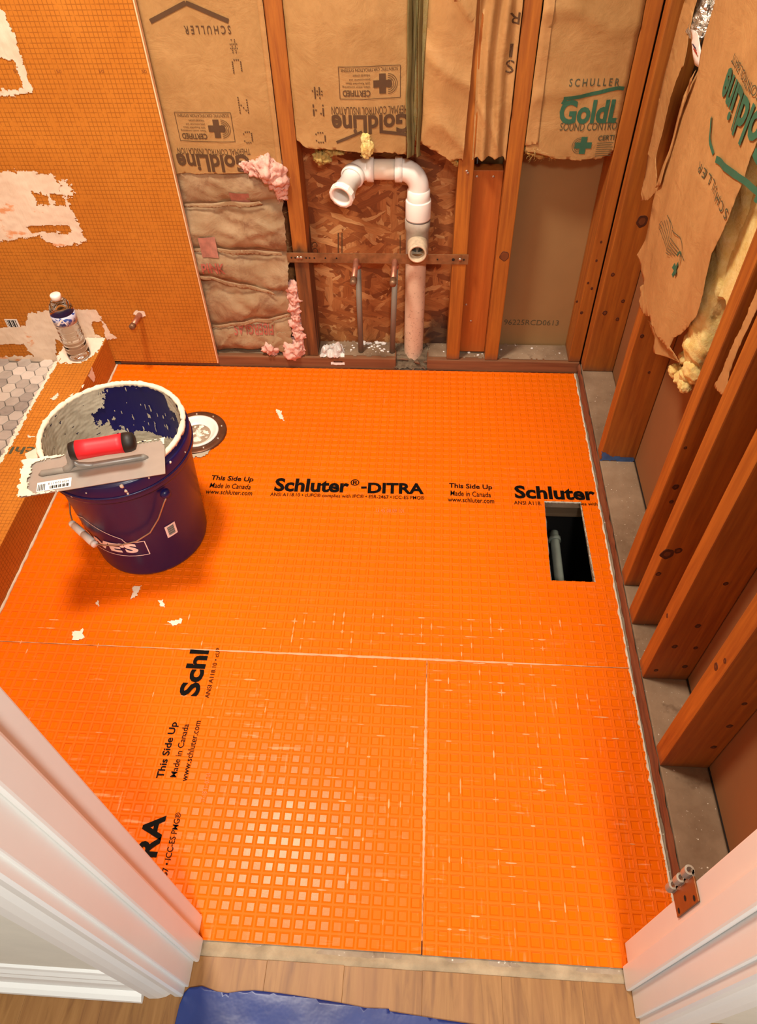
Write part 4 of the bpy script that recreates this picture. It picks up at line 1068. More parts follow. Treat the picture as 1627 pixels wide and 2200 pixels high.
# fillet between the crossover (direction -x) and the stub direction dv
u1 = Vector((1, 0, 0)); ang = math.acos(max(-1, min(1, (-u1).dot(dv)))); tl = .040 * math.tan(ang / 2)
Pa = E0 + u1 * tl; Pb = E0 + dv * tl
bez = [Pa.lerp(E0, t).lerp(E0.lerp(Pb, t), t) for t in [i / 14 for i in range(15)]]
mb = MB(); mb.tube(bez + [Pb + dv * .004], .0262, 32)
mb.lathe([(.0262, 0), (.0295, .001), (.0298, .017), (.0262, .018)], 36, Pa - u1 * .004, (1, 0, 0))
mb.lathe([(.0262, 0), (.0295, .001), (.0298, .016), (.0262, .017)], 36, Pb - dv * .012, dv)
mb.obj('elbow', PVC, dr)
LE = (E1 - Pb).length
mb = MB()
mb.lathe([(.0242, 0), (.0246, LE * .55), (.0268, LE * .56), (.027, LE * .74), (.0295, LE * .75), (.0297, LE - .002), (.0285, LE), (.0225, LE), (.0215, LE - .004), (.0205, LE - .012), (.0205, LE * .35)], 36, Pb, dv)
en = mb.obj('adapter', PVC, dr)
mb = MB(); mb.lathe([(.0268, LE - .015), (.0318, LE - .0145), (.0318, LE - .002), (.0305, LE - .0005), (.0285, LE - .0005)], 12, Pb, dv, smooth=False); mb.obj('slip_nut', PVC, en)
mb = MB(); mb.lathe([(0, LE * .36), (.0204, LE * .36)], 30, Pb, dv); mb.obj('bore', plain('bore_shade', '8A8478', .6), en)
def stub(label, x, xr, yr, ye=1.662):
    g = thing('supply_pipe', label, 'pipe', (x, yr, .037), 'capped supply stubs')
    mb = MB(); mb.tube([(xr, yr - .004, .034), (x, yr, .33)], .0082, 16); mb.obj('riser', GREYP, g)
    mb = MB(); mb.tube([(x, yr, .318), (x, yr, .335)], .0098, 16); mb.tube([(x, yr, .33), (x, yr, .348)] + arc((x, yr - .012, .348), 0, PI / 2, .012, (0, 1, 0), (0, 0, 1), 8) + [(x, ye, .357)], .0076, 18); mb.obj('copper_stub', COPPER, g)
    mb = MB(); mb.tube([(x, ye + .022, .357), (x, ye + .004, .357), (x, ye, .357), (x, ye - .002, .357)], [.0088, .0092, .0086, .004], 18); mb.obj('end_cap', COPD, g)
stub('left capped copper stub on a grey riser behind the steel strap', -.187, -.1895, 1.806)
stub('right capped copper stub on a grey riser, next to the drain pipe', -.0835, -.0945, 1.806)
sg = thing('pipe_strap', 'rusty perforated steel strap nailed across the studs behind the copper stubs', 'strap', (-.13, 1.7705, .367))
mb = MB(); mb.box(-.374, .112, 1.7695, 1.7712, .352, .381, .0006); mb.grid(60, 1, lambda a, b: (-.374 + a * .486, 1.7692 - .0004 * abs(nz(a * 30)), .353 + b * .0015)); mb.obj('strap_band', STRAP, sg)
for x in (-.362, -.352, -.322, -.313, -.300, -.27, -.24, .03, .072, .1): MB().lathe([(0, .0004), (.0042 if x == .072 else .0024, .0004)], 12, (x, 1.7692, .3665), (0, -1, 0)).obj('strap_hole', HOLE, sg)
for x in (.09, -.336, -.345): MB().lathe([(0, .0022), (.0035, .0018), (.0046, 0)], 12, (x, 1.7692, .3665), (0, -1, 0)).obj('nail_head', NAIL, sg)
# marks printed on the sheathing and white crumbs on the plate
pr = Print(); fo = lambda u, v: (u, YS - .0008, v)
q = [(B(a, b, YS).x, B(a, b, YS).z) for a, b in ((672, 545), (727, 560), (735, 560), (727, 500), (735, 500), (860, 505), (860, 545))]
pr.block(); pr.line(q[1], q[3], .003, fo); pr.block(); pr.line(q[2], q[4], .003, fo); pr.block(); pr.line(q[5], q[6], .002, fo)
pr.text('CC', 0, 0, .034, .016, lambda u, v: (q[0][0] + v, YS - .0008, q[0][1] + .036 - u), .0)
pr.obj('stamped_mark', INKB, wb)
mb = MB(); rn = random.Random(8)
for _ in range(46):
    x = rn.choice([rn.uniform(-.30, -.1), rn.uniform(-.2, -.12), rn.uniform(.02, .45)]); y = rn.uniform(1.80, 1.845) if x < 0 else rn.uniform(1.79, 1.85)
    lump(mb, (x, y, .0385), rn.uniform(.0012, .0042), rn.random() * 60, 1, .5, 1.5, (1.3, 1, .7))
for _ in range(10): lump(mb, (rn.uniform(-.19, -.12), rn.uniform(1.838, 1.848), .040), rn.uniform(.004, .0075), rn.random() * 60, 2, .5, 1.5, (1.3, .8, .8))
o = mb.obj('plaster_crumbs', LABEL, None); o['kind'] = 'stuff'; tag(o, 'white crumbs scattered on the sole plate below the pipes', 'crumbs')
# crumpled wrapper with barcode label
wg = thing('plastic_wrapper', 'crumpled white plastic wrapper with barcode on the sole plate beside the stud', 'wrapper', (-.275, 1.79, .037))
wm = NT('thin_white_plastic', .3); wm.b.inputs['Base Color'].default_value = lin('E8E2DC'); wm.b.inputs['Transmission Weight'].default_value = .25
mb = MB()
def wr_(a, b):
    x = -.312 + a * .072; t = b
    return (x + .008 * nz(a * 4, b * 4), 1.812 - .042 * t + .014 * nz(a * 5, b * 5, 2), .0395 + .040 * math.sin(PI * min(1, t * 1.05)) * (.55 + .9 * abs(nz(a * 4 + 2, b * 3))) * (1 - (2 * a - 1) ** 4) + .004 * nz(a * 15, b * 15, 4))
mb.grid(30, 26, wr_, False); o = mb.obj('crumpled_film', wm.m, wg)
mb = MB(); mb.grid(10, 8, lambda a, b: (-.280 + a * .042, 1.768 + .012 * b - .003 * math.sin(b * 3), .012 + .034 * b + .002 * nz(a * 4, b * 4))); o = mb.obj('barcode_label', LABEL, wg)
pr = Print()
for k in range(14): pr.rect(-.272 + k * .0021, .021, -.2712 + k * .0021 + .0004 * (k % 3), .029, lambda u, v: (u, 1.768 + .012 * (v - .012) / .034 - .0038, v), 1)
pr.obj('barcode', INK, o)

# ================================================================== INSULATION
def torn(pts, amp=.006, freq=40, seg=.004, seed=0):
    out = []
    for a, b in zip(pts, pts[1:]):
        L = math.hypot(b[0] - a[0], b[1] - a[1]); n = max(1, int(L / seg)); nx, ny = -(b[1] - a[1]) / L, (b[0] - a[0]) / L
        for i in range(n):
            t = i / n; u = a[0] + (b[0] - a[0]) * t; v = a[1] + (b[1] - a[1]) * t
            d = amp * (nz(u * freq, v * freq, seed) + .6 * nz(u * freq * 3.3, v * freq * 3.3, seed + 4) + .4 * nz(u * freq * 9, v * freq * 9, seed + 8)) * (0 if (i == 0 and not out) else 1)
            out.append((u + nx * d, v + ny * d))
    out.append(pts[-1]); return out
def sheet(name, poly, place, mat, parent, step=.012, th=.0007):
    bm = bmesh.new(); bm.faces.new([bm.verts.new((u, v, 0)) for u, v in poly])
    bmesh.ops.triangulate(bm, faces=bm.faces[:])
    for ax in (0, 1):
        lo = min(p[ax] for p in poly); hi = max(p[ax] for p in poly); k = lo + step
        no = (1, 0, 0) if ax == 0 else (0, 1, 0)
        while k < hi:
            kk = (k, 0, 0) if ax == 0 else (0, k, 0)
            bmesh.ops.bisect_plane(bm, geom=bm.verts[:] + bm.edges[:] + bm.faces[:], plane_co=kk, plane_no=no); k += step if k < 1.15 else step * 4
    for v in bm.verts: v.co = Vector(place(v.co.x, v.co.y))
    mb = MB(); mb.bm(bm, True); o = mb.obj(name, mat, parent, fix=True)
    return solid(o, th)
ZT_ = 2.36
def batt_fiber(par, mat, x0, x1, y0, y1, z0, z1, seed=0, low=.014):
    mb = MB(); n = 26
    def fn(a, b):
        t = b * 4; x = x0 + a * (x1 - x0)
        zb = z0 + low * nz(x * 30, seed) + .5 * low * nz(x * 90, seed)
        if t < 1: p = (x, y0, z1 + (zb + .004 - z1) * t)
        elif t < 3: q = (t - 1) / 2; p = (x, y0 + (y1 - y0) * q + .004 * nz(x * 50, q * 5), zb - .008 * math.sin(q * PI) + .012 * nz(x * 40, q * 4, seed))
        else: p = (x, y1, zb + (z1 - zb) * (t - 3))
        return p
    mb.grid(n * 2, 32, fn); o = mb.obj('fiberglass', mat, par); return o
def tuft(par, mat, pts, seed=0, n=160, L=.016, amp=.5, sq=(1, 1, 1)):
    mb = MB(); rn = random.Random(seed); P = []
    for i, (c, r) in enumerate(pts):
        lump(mb, c, r * 1.15, seed + i * 3.1, 4, amp, 1.5, sq); P += [Vector(c) + Vector((rn.gauss(0, 1), rn.gauss(0, 1), rn.gauss(0, 1))).normalized() * r * .95 for _ in range(30)]
    fuzz(mb, P, n, L, rn); return mb.obj('fiber_tuft', mat, par)
def ud(a, b, fy, y=1.77):
    """frame for upside-down print: a = top-left, b = bottom-right pixel of the block; returns mapping, width, height"""
    A, Bq = B(*a, y), B(*b, y); xr, zt = Bq.x, A.z
    return (lambda u, v: (xr - u, fy(xr - u, zt - v) - .0016, zt - v)), abs(Bq.x - A.x), abs(A.z - Bq.z)
def roofline(pr, f, Wd, H, wd):
    """low gable stroke used over the lettering"""
    pr.line((0, 0), (0.0, H * .42), wd, f, 4); pr.line((-wd / 2, H * .42), (Wd * .2, H * .52), wd, f, 6); pr.line((Wd * .2, H * .52), (Wd * .62, H), wd, f, 12); pr.line((Wd * .62, H), (Wd, H * .62), wd, f, 10)

# --- bay A: left of the weathered stud
fA = lambda x, z: 1.7795 - .005 * math.sin(PI * min(1, max(0, (x + .63) / .27))) + .0035 * nz(x * 9, z * 5) + .0014 * nz(x * 34, z * 8, 2) - .0016 * rdg(x * 6, z * 3, 4)
ga = thing('insulation_batt', 'kraft faced insulation batt with dark upside-down lettering, right of the orange board', 'insulation', (-.5, 1.81, .6), 'kraft faced batts in the back wall')
bot = torn([(-.640, .586), (-.56, .588), (-.47, .594), (-.42, .602), (-.36, .594)], .004, 30)
sheet('paper_facing', bot + [(-.360, ZT_), (-.640, ZT_)], lambda u, v: (u, fA(u, v), v), KRAFT, ga)
batt_fiber(ga, PFIB, -.64, -.361, 1.785, 1.853, .618, ZT_, 1)
for dx in (.0, .011):   # stapling flange against the stud
    sheet('paper_flange', torn([(-.372 + dx, .60 + dx * 2), (-.3605 + dx * .2, .606)], .002, 40) + [(-.3595, ZT_), (-.366 + dx, ZT_)], lambda u, v, dx=dx: (u, 1.776 - dx * .35 + .0015 * nz(v * 14, dx * 90), v), KRAFTR, ga)
pr = Print(); S_ = .01
f, w_, h_ = ud((375, 332), (540, 371), fA); pr.text('GoldLine', 0, 0, w_, h_, f, .03, S_)
f, w_, h_ = ud((378, 320), (538, 334), fA); pr.text('THERMAL CONTROL INSULATION', 0, 0, w_, h_, f, .0, S_)
f, w_, h_ = ud((373, 243), (505, 305), fA); pr.cert(f, w_, h_)
f, w_, h_ = ud((393, 57), (496, 75), fA); pr.text('S C H U L L E R', 0, 0, w_, h_, f, .01, S_)
f, w_, h_ = ud((312, 8), (490, 47), fA); pr.block(); pr.line((0, h_), (w_ * .5, 0.0), .009, f, 16); pr.line((w_ * .5, 0), (w_, h_), .009, f, 16)
for ch, a, b in (('#', (490, 85), (512, 117)), ('U', (495, 128), (522, 160)), ('N', (508, 208), (536, 246)), ('C', (520, 283), (545, 310))):
    f, w_, h_ = ud(a, b, fA); pr.dots(ch, 0, 0, w_, h_, f, .30)
pr.obj('printed_lettering', INKB, ga, 'dark brown upside-down lettering')

# --- bay A, lower: old folded batt with pink fibre
gp_ = thing('insulation_batt', 'old stained paper batt folded in bulges with pink fibre at its edges', 'insulation', (-.5, 1.81, .04), 'kraft faced batts in the back wall')
folds = [(.612, .0), (.506, .05), (.372, -.04), (.268, -.24), (.150, .18), (.040, 0)]
def fz(k, x): return folds[k][0] + folds[k][1] * (x + .5) + .006 * nz(x * 14, k * 3.3)
def fP(x, z):
    y = 1.799
    for k in range(5):
        t, b = fz(k, x), fz(k + 1, x)
        if b <= z <= t:
            q = (t - z) / (t - b); y = 1.799 - (.020 + .006 * nz(x * 7, k)) * (math.sin(PI * q) ** .55) * (.55 + .6 * q)
    return y + .009 * nz(x * 10, z * 13) + .006 * nz(x * 24 + z * 20, z * 34, 4) - .005 * rdg(x * 6 - z * 5, z * 7 + x * 4, 5) - .003 * rdg(x * 14 + z * 8, z * 14, 8)
sheet('paper_facing', torn([(-.64, .045), (-.45, .046), (-.405, .062), (-.392, .115), (-.386, .2), (-.378, .3), (-.373, .42), (-.372, .5), (-.378, .55), (-.40, .60)], .006, 30) + [(-.42, .612), (-.64, .605)],
      lambda u, v: (u, fP(u, v), v), KRAFTO, gp_, .008)
for k in (1, 2, 3, 4):
    hgt = .012 + .004 * k % 3
    sheet('folded_flap', torn([(-.63, -.002), (-.5, -.004), (-.39 - .03 * (k % 2), -.003)], .004, 30, seed=k) + [(-.388 - .04 * (k % 2), .006), (-.5, .009), (-.63, .006)],
          lambda u, v, k=k: (u, min(fP(u, fz(k, u) + .02), fP(u, fz(k, u) - .012)) - .001 - .002 * nz(u * 20, k), fz(k, u) + v), KRAFTO, gp_, .008)
tuft(gp_, PFIB, [((-.450, 1.780, .606), .012), ((-.425, 1.778, .604), .018), ((-.40, 1.776, .607), .026), ((-.378, 1.778, .588), .027), ((-.370, 1.782, .560), .022), ((-.368, 1.786, .535), .014)], 3, 420, .02)
tuft(gp_, PFIB, [((-.371 + .003 * nz(i * 1.1), 1.792, .262 - .030 * i), .017 + .004 * abs(nz(i * .7))) for i in range(7)], 5, 300, .014)
tuft(gp_, PFIB, [((-.462, 1.787, .062), .020), ((-.455, 1.785, .045), .012), ((-.398, 1.783, .056), .026), ((-.378, 1.786, .066), .024)], 7, 260, .016)
mb = MB(); 
sheet('torn_paper', torn([(-.455, .062), (-.43, .05), (-.405, .06), (-.392, .09), (-.40, .115), (-.43, .118), (-.447, .10), (-.455, .062)], .005, 40), lambda u, v: (u, 1.776 + .006 * nz(u * 40, v * 40) + .1 * (v - .06), v), KRAFTO, gp_, .006)
pr = Print(); Z = lambda u, v: (u, fP(u, v) - .0035, v)
def blk(a, b, y=1.776): A, Bq = B(*a, y), B(*b, y); return A.x, Bq.z, Bq.x, A.z
x0, z0, x1, z1 = blk((425, 510), (470, 555)); pr.rect(x0, z0, x1, z1, Z, 8); pr.block()
x0, z0, x1, z1 = blk((492, 412), (540, 445)); pr.rect(x0, z0, x1, z1, Z, 8)
pr.obj('faded_square', plain('faded_pink_print', 'B07866', .8, 0, .2, 60), gp_, 'faded pink printed square')
pr = Print()
x0, z0, x1, z1 = blk((432, 565), (486, 588)); pr.text('PINK', x0, z0, x1, z1, Z, .03, .008)
x0, z0, x1, z1 = blk((500, 700), (588, 722)); f = lambda u, v: Z(x1 - (u - x0), z1 - (v - z0)); pr.text('FIBERGLAS', x0, z0, x1, z1, f, .02, .008)
pr.obj('printed_lettering', INKR, gp_, 'faded red lettering')

# --- bay B: above the drain
fB_ = lambda x, z: 1.780 - .010 * math.sin(PI * min(1, max(0, (x + .316) / .25))) + .003 * nz(x * 8, z * 6, 5) + .0016 * nz(x * 40, z * 22, 1) + (.004 * math.exp(-((z - .905) / .012) ** 2) * nz(x * 14, 2)) - .0018 * rdg(x * 5, z * 6, 9)
gb = thing('insulation_batt', 'kraft faced batt with a pleated fold and upside-down lettering, above the white drain pipe', 'insulation', (-.18, 1.81, .65), 'kraft faced batts in the back wall')
bot = torn([(-.317, .672), (-.295, .652), (-.25, .650), (-.19, .648), (-.14, .640), (-.10, .640), (-.055, .632)], .006, 34, seed=6)
sheet('paper_facing', bot + [(-.050, ZT_), (-.317, ZT_)], lambda u, v: (u, fB_(u, v), v), KRAFT, gb)
batt_fiber(gb, YFIB, -.316, .0, 1.79, 1.853, .664, ZT_, 3)
def pleat(x0, dx, y0, k):
    return lambda a, b: (x0 + dx * math.sin(a * PI) + .004 * nz(b * 9, k) + .002 * nz(b * 30, a * 3), y0 - .026 * a + .030 * max(0, a - .5) * (k % 2) + .002 * nz(b * 12, k + 3), .634 + .02 * abs(nz(k)) + b ** 1.5 * 1.7)
for k, (x0, dx, y0) in enumerate(((-.054, .010, 1.784), (-.038, -.006, 1.786), (-.030, .008, 1.790))):
    mb = MB(); mb.grid(12, 70, pleat(x0, dx, y0, k)); solid(mb.obj('pleat', KRAFTD, gb), .001)
fB2 = lambda x, z: 1.7655 - .011 * rdg(x * 9 + z * 5, z * 3, 2) + .004 * nz(x * 16, z * 7, 8) + .002 * nz(x * 50, z * 20) - .006 * abs(math.sin((x - z * .35) * 26)) * max(0, min(1, (1.0 - z) * 2)) * .5 + .018 * max(0, min(1, (.03 - x) / .05)) ** 2
bot = torn([(-.022, .664), (.02, .645), (.05, .628), (.075, .632), (.080, .625)], .005, 30, seed=9)
sheet('paper_flap', bot + [(.088, .9), (.0895, ZT_), (.0, ZT_), (-.008, 1.0), (-.018, .8)], lambda u, v: (u, fB2(u, v), v), KRAFTR, gb, .009)
tuft(gb, YFIB, [((-.150, 1.764, .676), .010), ((-.147, 1.762, .656), .014), ((-.152, 1.764, .643), .009)], 2, 120, .014, .3, (.9, .5, 1.2))
tuft(gb, GFIB, [((-.27 + .016 * i, 1.80, .640 - .012 * abs(nz(i * 1.7, 5)) + (.0 if i > 1 else -.02)), .013) for i in range(4)], 9, 120, .014)
tuft(gb, GFIB, [((.062, 1.79, .622), .01), ((.07, 1.79, .612), .008)], 4, 60, .014)
pr = Print()
f, w_, h_ = ud((712, 246), (882, 288), fB_); pr.text('GoldLine', 0, 0, w_, h_, f, .03, S_)
f, w_, h_ = ud((712, 229), (882, 246), fB_); pr.text('THERMAL CONTROL INSULATION', 0, 0, w_, h_, f, .0, S_)
f, w_, h_ = ud((727, 143), (860, 212), fB_); pr.cert(f, w_, h_)
f, w_, h_ = ud((722, 282), (888, 306), fB_); pr.block(); pr.line((.0, h_ * .95), (0, h_ * .45), .007, f, 4); pr.line((0, h_ * .5), (w_ * .4, .002), .007, f, 12); pr.block(); pr.line((w_ * .66, 0.0), (w_, h_), .006, f, 10)
for ch, a, b in (('#', (668, 187), (695, 213)), ('N', (670, 225), (698, 250)), ('C', (676, 284), (702, 308))):
    f, w_, h_ = ud(a, b, fB_); pr.dots(ch, 0, 0, w_, h_, f, .30)
pr.obj('printed_lettering', INKB, gb, 'dark brown upside-down lettering')

# --- bay C: narrow drape between two studs
fC = lambda x, z: 1.7665 - .006 * rdg(x * 14 + z * 6, z * 4, 7) + .009 * math.sin(x * 190 + 3 * nz(z * 3, 1)) * (.5 + .5 * nz(x * 20, z * 2, 6) + .3) + .002 * nz(x * 40, z * 12) + .008 * max(0, min(1, (x - .13) / .04))
gc = thing('insulation_batt', 'narrow pleated kraft paper drape between two studs above the wood block', 'insulation', (.14, 1.81, .63), 'kraft faced batts in the back wall')
sheet('paper_facing', torn([(.1025, .628), (.115, .634), (.125, .63), (.14, .633), (.155, .630), (.17, .634), (.1815, .622)], .004, 50, seed=3) + [(.1815, ZT_), (.094, ZT_), (.0945, .95)], lambda u, v: (u, fC(u, v), v), KRAFTR, gc, .006)
batt_fiber(gc, GFIB, .11, .183, 1.79, 1.853, .655, ZT_, 5)
pr = Print()
for ch, a, b in (('R', (1096, 26), (1116, 52)), ('I', (1097, 95), (1101, 124)), ('S', (1088, 130), (1103, 158))):
    f, w_, h_ = ud(a, b, fC); pr.text(ch, 0, 0, w_, h_, f, .0, .008)
pr.obj('printed_lettering', INKB, gc)

# --- bay D: green lettered batt
fD = lambda x, z: 1.776 - .010 * rdg(x * 5 + z * 3, z * 4 - x * 3, 12) * min(1, max(0, (z - .8) * 8)) - .0015 * rdg(x * 8, z * 9, 3) - .006 * math.sin(PI * min(1, max(0, (x - .224) / .206))) + .004 * nz(x * 7, z * 7, 2) + .0018 * nz(x * 30, z * 18, 7) - .006 * math.exp(-((z - .78 - .15 * (x - .33)) / .014) ** 2) * (.5 + nz(x * 12, 4))
gd = thing('insulation_batt', 'kraft faced batt with green lettering above the bare drywall', 'insulation', (.33, 1.81, .64), 'kraft faced batts in the back wall')
bot = torn([(.2255, .644), (.255, .655), (.262, .648), (.29, .632), (.33, .632), (.37, .628), (.405, .630), (.4295, .648)], .006, 34, seed=12)
sheet('paper_facing', bot + [(.4295, ZT_), (.2255, ZT_)], lambda u, v: (u, fD(u, v), v), KRAFT, gd)
sheet('paper_flange', torn([(.2235, .66), (.252, .664)], .003, 40) + [(.246, .9), (.248, ZT_), (.2235, ZT_)], lambda u, v: (u, fD(u, v) - .003 + .001 * nz(v * 20), v), KRAFTR, gd)
batt_fiber(gd, YFIB, .226, .429, 1.785, 1.853, .650, ZT_, 8)
tuft(gd, GFIB, [((.243, 1.784, .646), .015), ((.262, 1.788, .636), .014), ((.282, 1.79, .634), .010), ((.300, 1.792, .634), .008)], 6, 200, .022, .3, (1.1, .6, .75))
tuft(gd, YFIB, [((.247, 1.777, .650), .007), ((.292, 1.782, .630), .005)], 16, 40, .016, .3, (1, .6, .8))
def upf(a, b, y=1.770):
    A, Bq = B(*a, y), B(*b, y); return (lambda u, v: (A.x + u, fD(A.x + u, Bq.z + v) - .0016, Bq.z + v)), abs(Bq.x - A.x), abs(A.z - Bq.z)
pr = Print(); f, w_, h_ = upf((1207, 214), (1405, 266)); pr.text('GoldLine', 0, 0, .0, 0, f, .03) if False else None
x_lim = .428
vs, fs = text2d('GoldLine', .035)
f, w_, h_ = upf((1207, 214), (1392, 266))
pr.text('GoldLine', 0, 0, w_, h_, f, .035, S_)
f, w_, h_ = upf((1215, 188), (1375, 224)); pr.block(); pr.line((.0, 0), (.006, h_ * .4), .008, f, 4); pr.line((0, h_ * .35), (w_ * .2, h_ * .45), .008, f, 6); pr.line((w_ * .2, h_ * .45), (w_ * .68, h_ * .95), .008, f, 14); pr.line((w_ * .68, h_ * .95), (w_, h_ * .75), .008, f, 8)
f, w_, h_ = upf((1226, 290), (1335, 334)); pr.block(); pr.crossat(f, w_ * .26, h_ * .52, h_ * .42)
def clipx(pr, xm):
    ok = [max(pr.v[i][0] for i in q) < xm for q in pr.f]; pr.cuts = [sum(ok[:c]) for c in pr.cuts]; pr.f = [q for q, k in zip(pr.f, ok) if k]
clipx(pr, x_lim); pr.obj('printed_logo', INKG, gd, 'green lettering')
pr = Print()
f, w_, h_ = upf((1225, 169), (1330, 185)); pr.text('S C H U L L E R', 0, 0, w_, h_, f, .01, S_)
f, w_, h_ = upf((1205, 263), (1375, 280)); pr.text('SOUND CONTROL BATT', 0, 0, w_, h_, f, .0, S_)
f, w_, h_ = upf((1222, 288), (1352, 340)); pr.block()
pr.text('CERTIFIED', w_ * .46, h_ * .74, w_ * .9, h_ * .95, f, .02, S_, False)
for k in range(7): pr.line((w_ * .46, h_ * (.64 - .09 * k)), (w_ * (.86 - .03 * (k % 3)), h_ * (.64 - .09 * k)), .0012, f)
pr.block()
for k in range(3): pr.ring(w_ * .2, h_ * .55, h_ * (.34 - .07 * k), .001, f, PI * .5, PI * 1.5)
clipx(pr, x_lim); pr.obj('printed_lettering', INKD, gd, 'dark lettering')

# ================================================================== RIGHT WALL INSULATION
XP = .452
def dR(y, z): return .010 * nz(y * 6, z * 3, 4) + .0055 * nz(y * 20, z * 4, 9) + .0010 * nz(y * 50, z * 14) - .012 * math.sin(PI * min(1, max(0, (y - 1.03) / .42))) - .004 * rdg(y * 9, z * 1.6, 3) * (1 if z < .85 else .3)
plR = lambda u, v: (XP + dR(u, v), u, v)
Y2 = lambda L, x=XP: [(R(a, b, x).y, R(a, b, x).z) for a, b in L]
gr_ = thing('insulation_batt', 'large torn kraft paper batt with green lettering hanging off the right wall, yellow fibre behind', 'insulation', (.48, 1.25, .52), 'kraft faced batts on the right wall')
left = [(1560, -60), (1540, 19), (1513, 92), (1508, 150), (1490, 178), (1473, 206), (1463, 246), (1444, 322), (1417, 399), (1404, 453), (1388, 515), (1372, 549)]
tearL = [(1372, 549), (1383, 589), (1388, 610), (1379, 617), (1382, 640), (1383, 663), (1399, 674), (1412, 682), (1424, 705), (1440, 740), (1459, 783)]
tearR = [(1459, 783), (1450, 760), (1447, 745), (1455, 726), (1465, 718), (1482, 700), (1497, 682), (1513, 640), (1524, 605), (1544, 545), (1568, 502), (1590, 448), (1612, 390), (1640, 300), (1690, 120), (1740, -60)]
poly = Y2(left)[:-1] + torn(Y2(tearL), .004, 40, .004, 2)[:-1] + torn(Y2(tearR), .003, 20, .006, 5)
sheet('paper_facing', poly, plR, KRAFTR, gr_, .010, .0008)
sheet('paper_flange', Y2([(1416, 404), (1424, 398), (1470, 240), (1492, 170), (1508, 150), (1473, 206), (1444, 322)], .449), lambda u, v: (.4465 + dR(u, v) + .002 * nz(v * 20), u, v), KRAFTR, gr_, .01)
fl_ = Y2([(1396, 688), (1410, 690), (1424, 706), (1440, 738), (1458, 782), (1441, 762), (1428, 758), (1417, 762), (1411, 752), (1414, 728), (1406, 706)], .458)
sheet('torn_flap', torn(fl_ + fl_[:1], .003, 50), lambda u, v: (.460 + dR(u, v) * .5, u, v), KRAFT, gr_, .008)
# yellow fibre roll along the near edge
def roll(pts, rr, seed):
    mb = MB(); P = [Vector(p) for p in pts]; n = 26; vs = []; m_ = 60
    def fn(a, b):
        t = b * (len(P) - 1); i = min(len(P) - 2, int(t)); p = P[i].lerp(P[i + 1], t - i); an = a * 2 * PI
        r = rr * (1 + .22 * nz(an * 1.0 + seed, b * 12) + .16 * nz(math.cos(an) * 3, math.sin(an) * 3, b * 40) + .08 * nz(math.cos(an) * 9, math.sin(an) * 9, b * 90)) * min(1, .35 + 4 * (1 - b))
        return (p.x + r * .8 * math.cos(an), p.y + r * math.sin(an), p.z + .2 * r * math.cos(an * 2))
    mb.grid(n, m_, fn); return mb
yp = [R(1760, 120, .49), R(1655, 330, .49), R(1590, 500, .49), R(1545, 635, .49), R(1512, 735, .49), R(1488, 800, .488)]
roll(yp, .040, 1).obj('fiberglass', YFIB, gr_)
tuft(gr_, YFIB, [(tuple(R(1454, 797, .478)), .013), (tuple(R(1464, 812, .478)), .011), (tuple(R(1474, 828, .480)), .012), (tuple(R(1482, 806, .484)), .016), (tuple(R(1498, 795, .488)), .02), (tuple(R(1476, 768, .484)), .012)], 8, 160, .012, .22)
batt_fiber(gr_, YFIB, 0, 0, 0, 0, 0, 0) if False else None
def sidebatt(y0, y1, z0, z1, x0, x1):
    mb = MB(); mb.grid(30, 20, lambda a, b: (x0 + (x1 - x0) * b + .004 * nz(a * 9, b * 6), y0 + a * (y1 - y0), z0 + .02 * nz(a * 7, b * 4) + .01 * nz(a * 30, b * 20)))
    mb.grid(30, 30, lambda a, b: (x0, y0 + a * (y1 - y0), z0 + b * (z1 - z0) + (.02 * nz(a * 7, 0) + .01 * nz(a * 30, 0)) * (1 - b))); return mb
sidebatt(1.006, 1.357, .72, ZT_, .474, .553).obj('fiberglass', YFIB, gr_)
# lettering, upside down: reading direction away from the door
def rd(tl, br, x=XP):
    """block between two pixels; u runs with the reading direction (+y), v downwards on the wall"""
    A, Bq = R(*tl, x), R(*br, x)
    return A, Bq
pr = Print()
yE_, zc = R(1553, 178, XP).y, R(1553, 178, XP).z
h_ = .055; w_ = .235
z_top = R(1566, 140, XP - .014).z - .003
yfar = R(1556, 156, XP - .014).y
f = lambda u, v: (XP + dR(yfar - w_ + u, z_top - v) - .0028, yfar - w_ + u, z_top - v)
pr.text('GoldLine', 0, 0, w_, h_, f, .03, S_)
pr.block(); pr.line((-.01, h_ + .020), (-.01, h_ + .035), .009, f, 4); pr.line((-.01, h_ + .022), (w_ * .25, h_ + .030), .009, f, 6); pr.line((w_ * .25, h_ + .03), (w_ * .7, h_ + .052), .010, f, 10); pr.line((w_ * .75, h_ + .05), (w_ * 1.02, h_ + .02), .006, f, 10)
pr.obj('printed_logo', INKG, gr_, 'green upside-down lettering')
pr = Print()
pr.text('SOUND CONTROL BATT', .0, -.018, w_, -.005, f, 0, S_); pr.text('S C H U L L E R', w_ * .2, h_ + .075, w_ * .9, h_ + .09, f, .01, S_)
pr.block()
for k in range(6): 
    y0 = R(1428 + 5 * k, 478 + 1.0 * k, XP).y; pr_pts = [(1427 + 6 * k, 478 - 1.5 * k), (1462 + 4 * k, 548 + 1 * k)]
    p, q = R(*pr_pts[0], XP), R(*pr_pts[1], XP)
    g = lambda u, v: (XP + dR(u, v) - .0016, u, v); pr.line((p.y, p.z), (q.y, q.z), .0014, g, 14)
p, q, r_ = R(1452, 462, XP), R(1482, 510, XP), R(1488, 560, XP)
pr.block(); pr.line((p.y, p.z), (q.y, q.z), .0016, g, 10); pr.line((q.y, q.z), (r_.y, r_.z), .0016, g, 10)
pr.obj('printed_lettering', INKD, gr_, 'dark lettering')
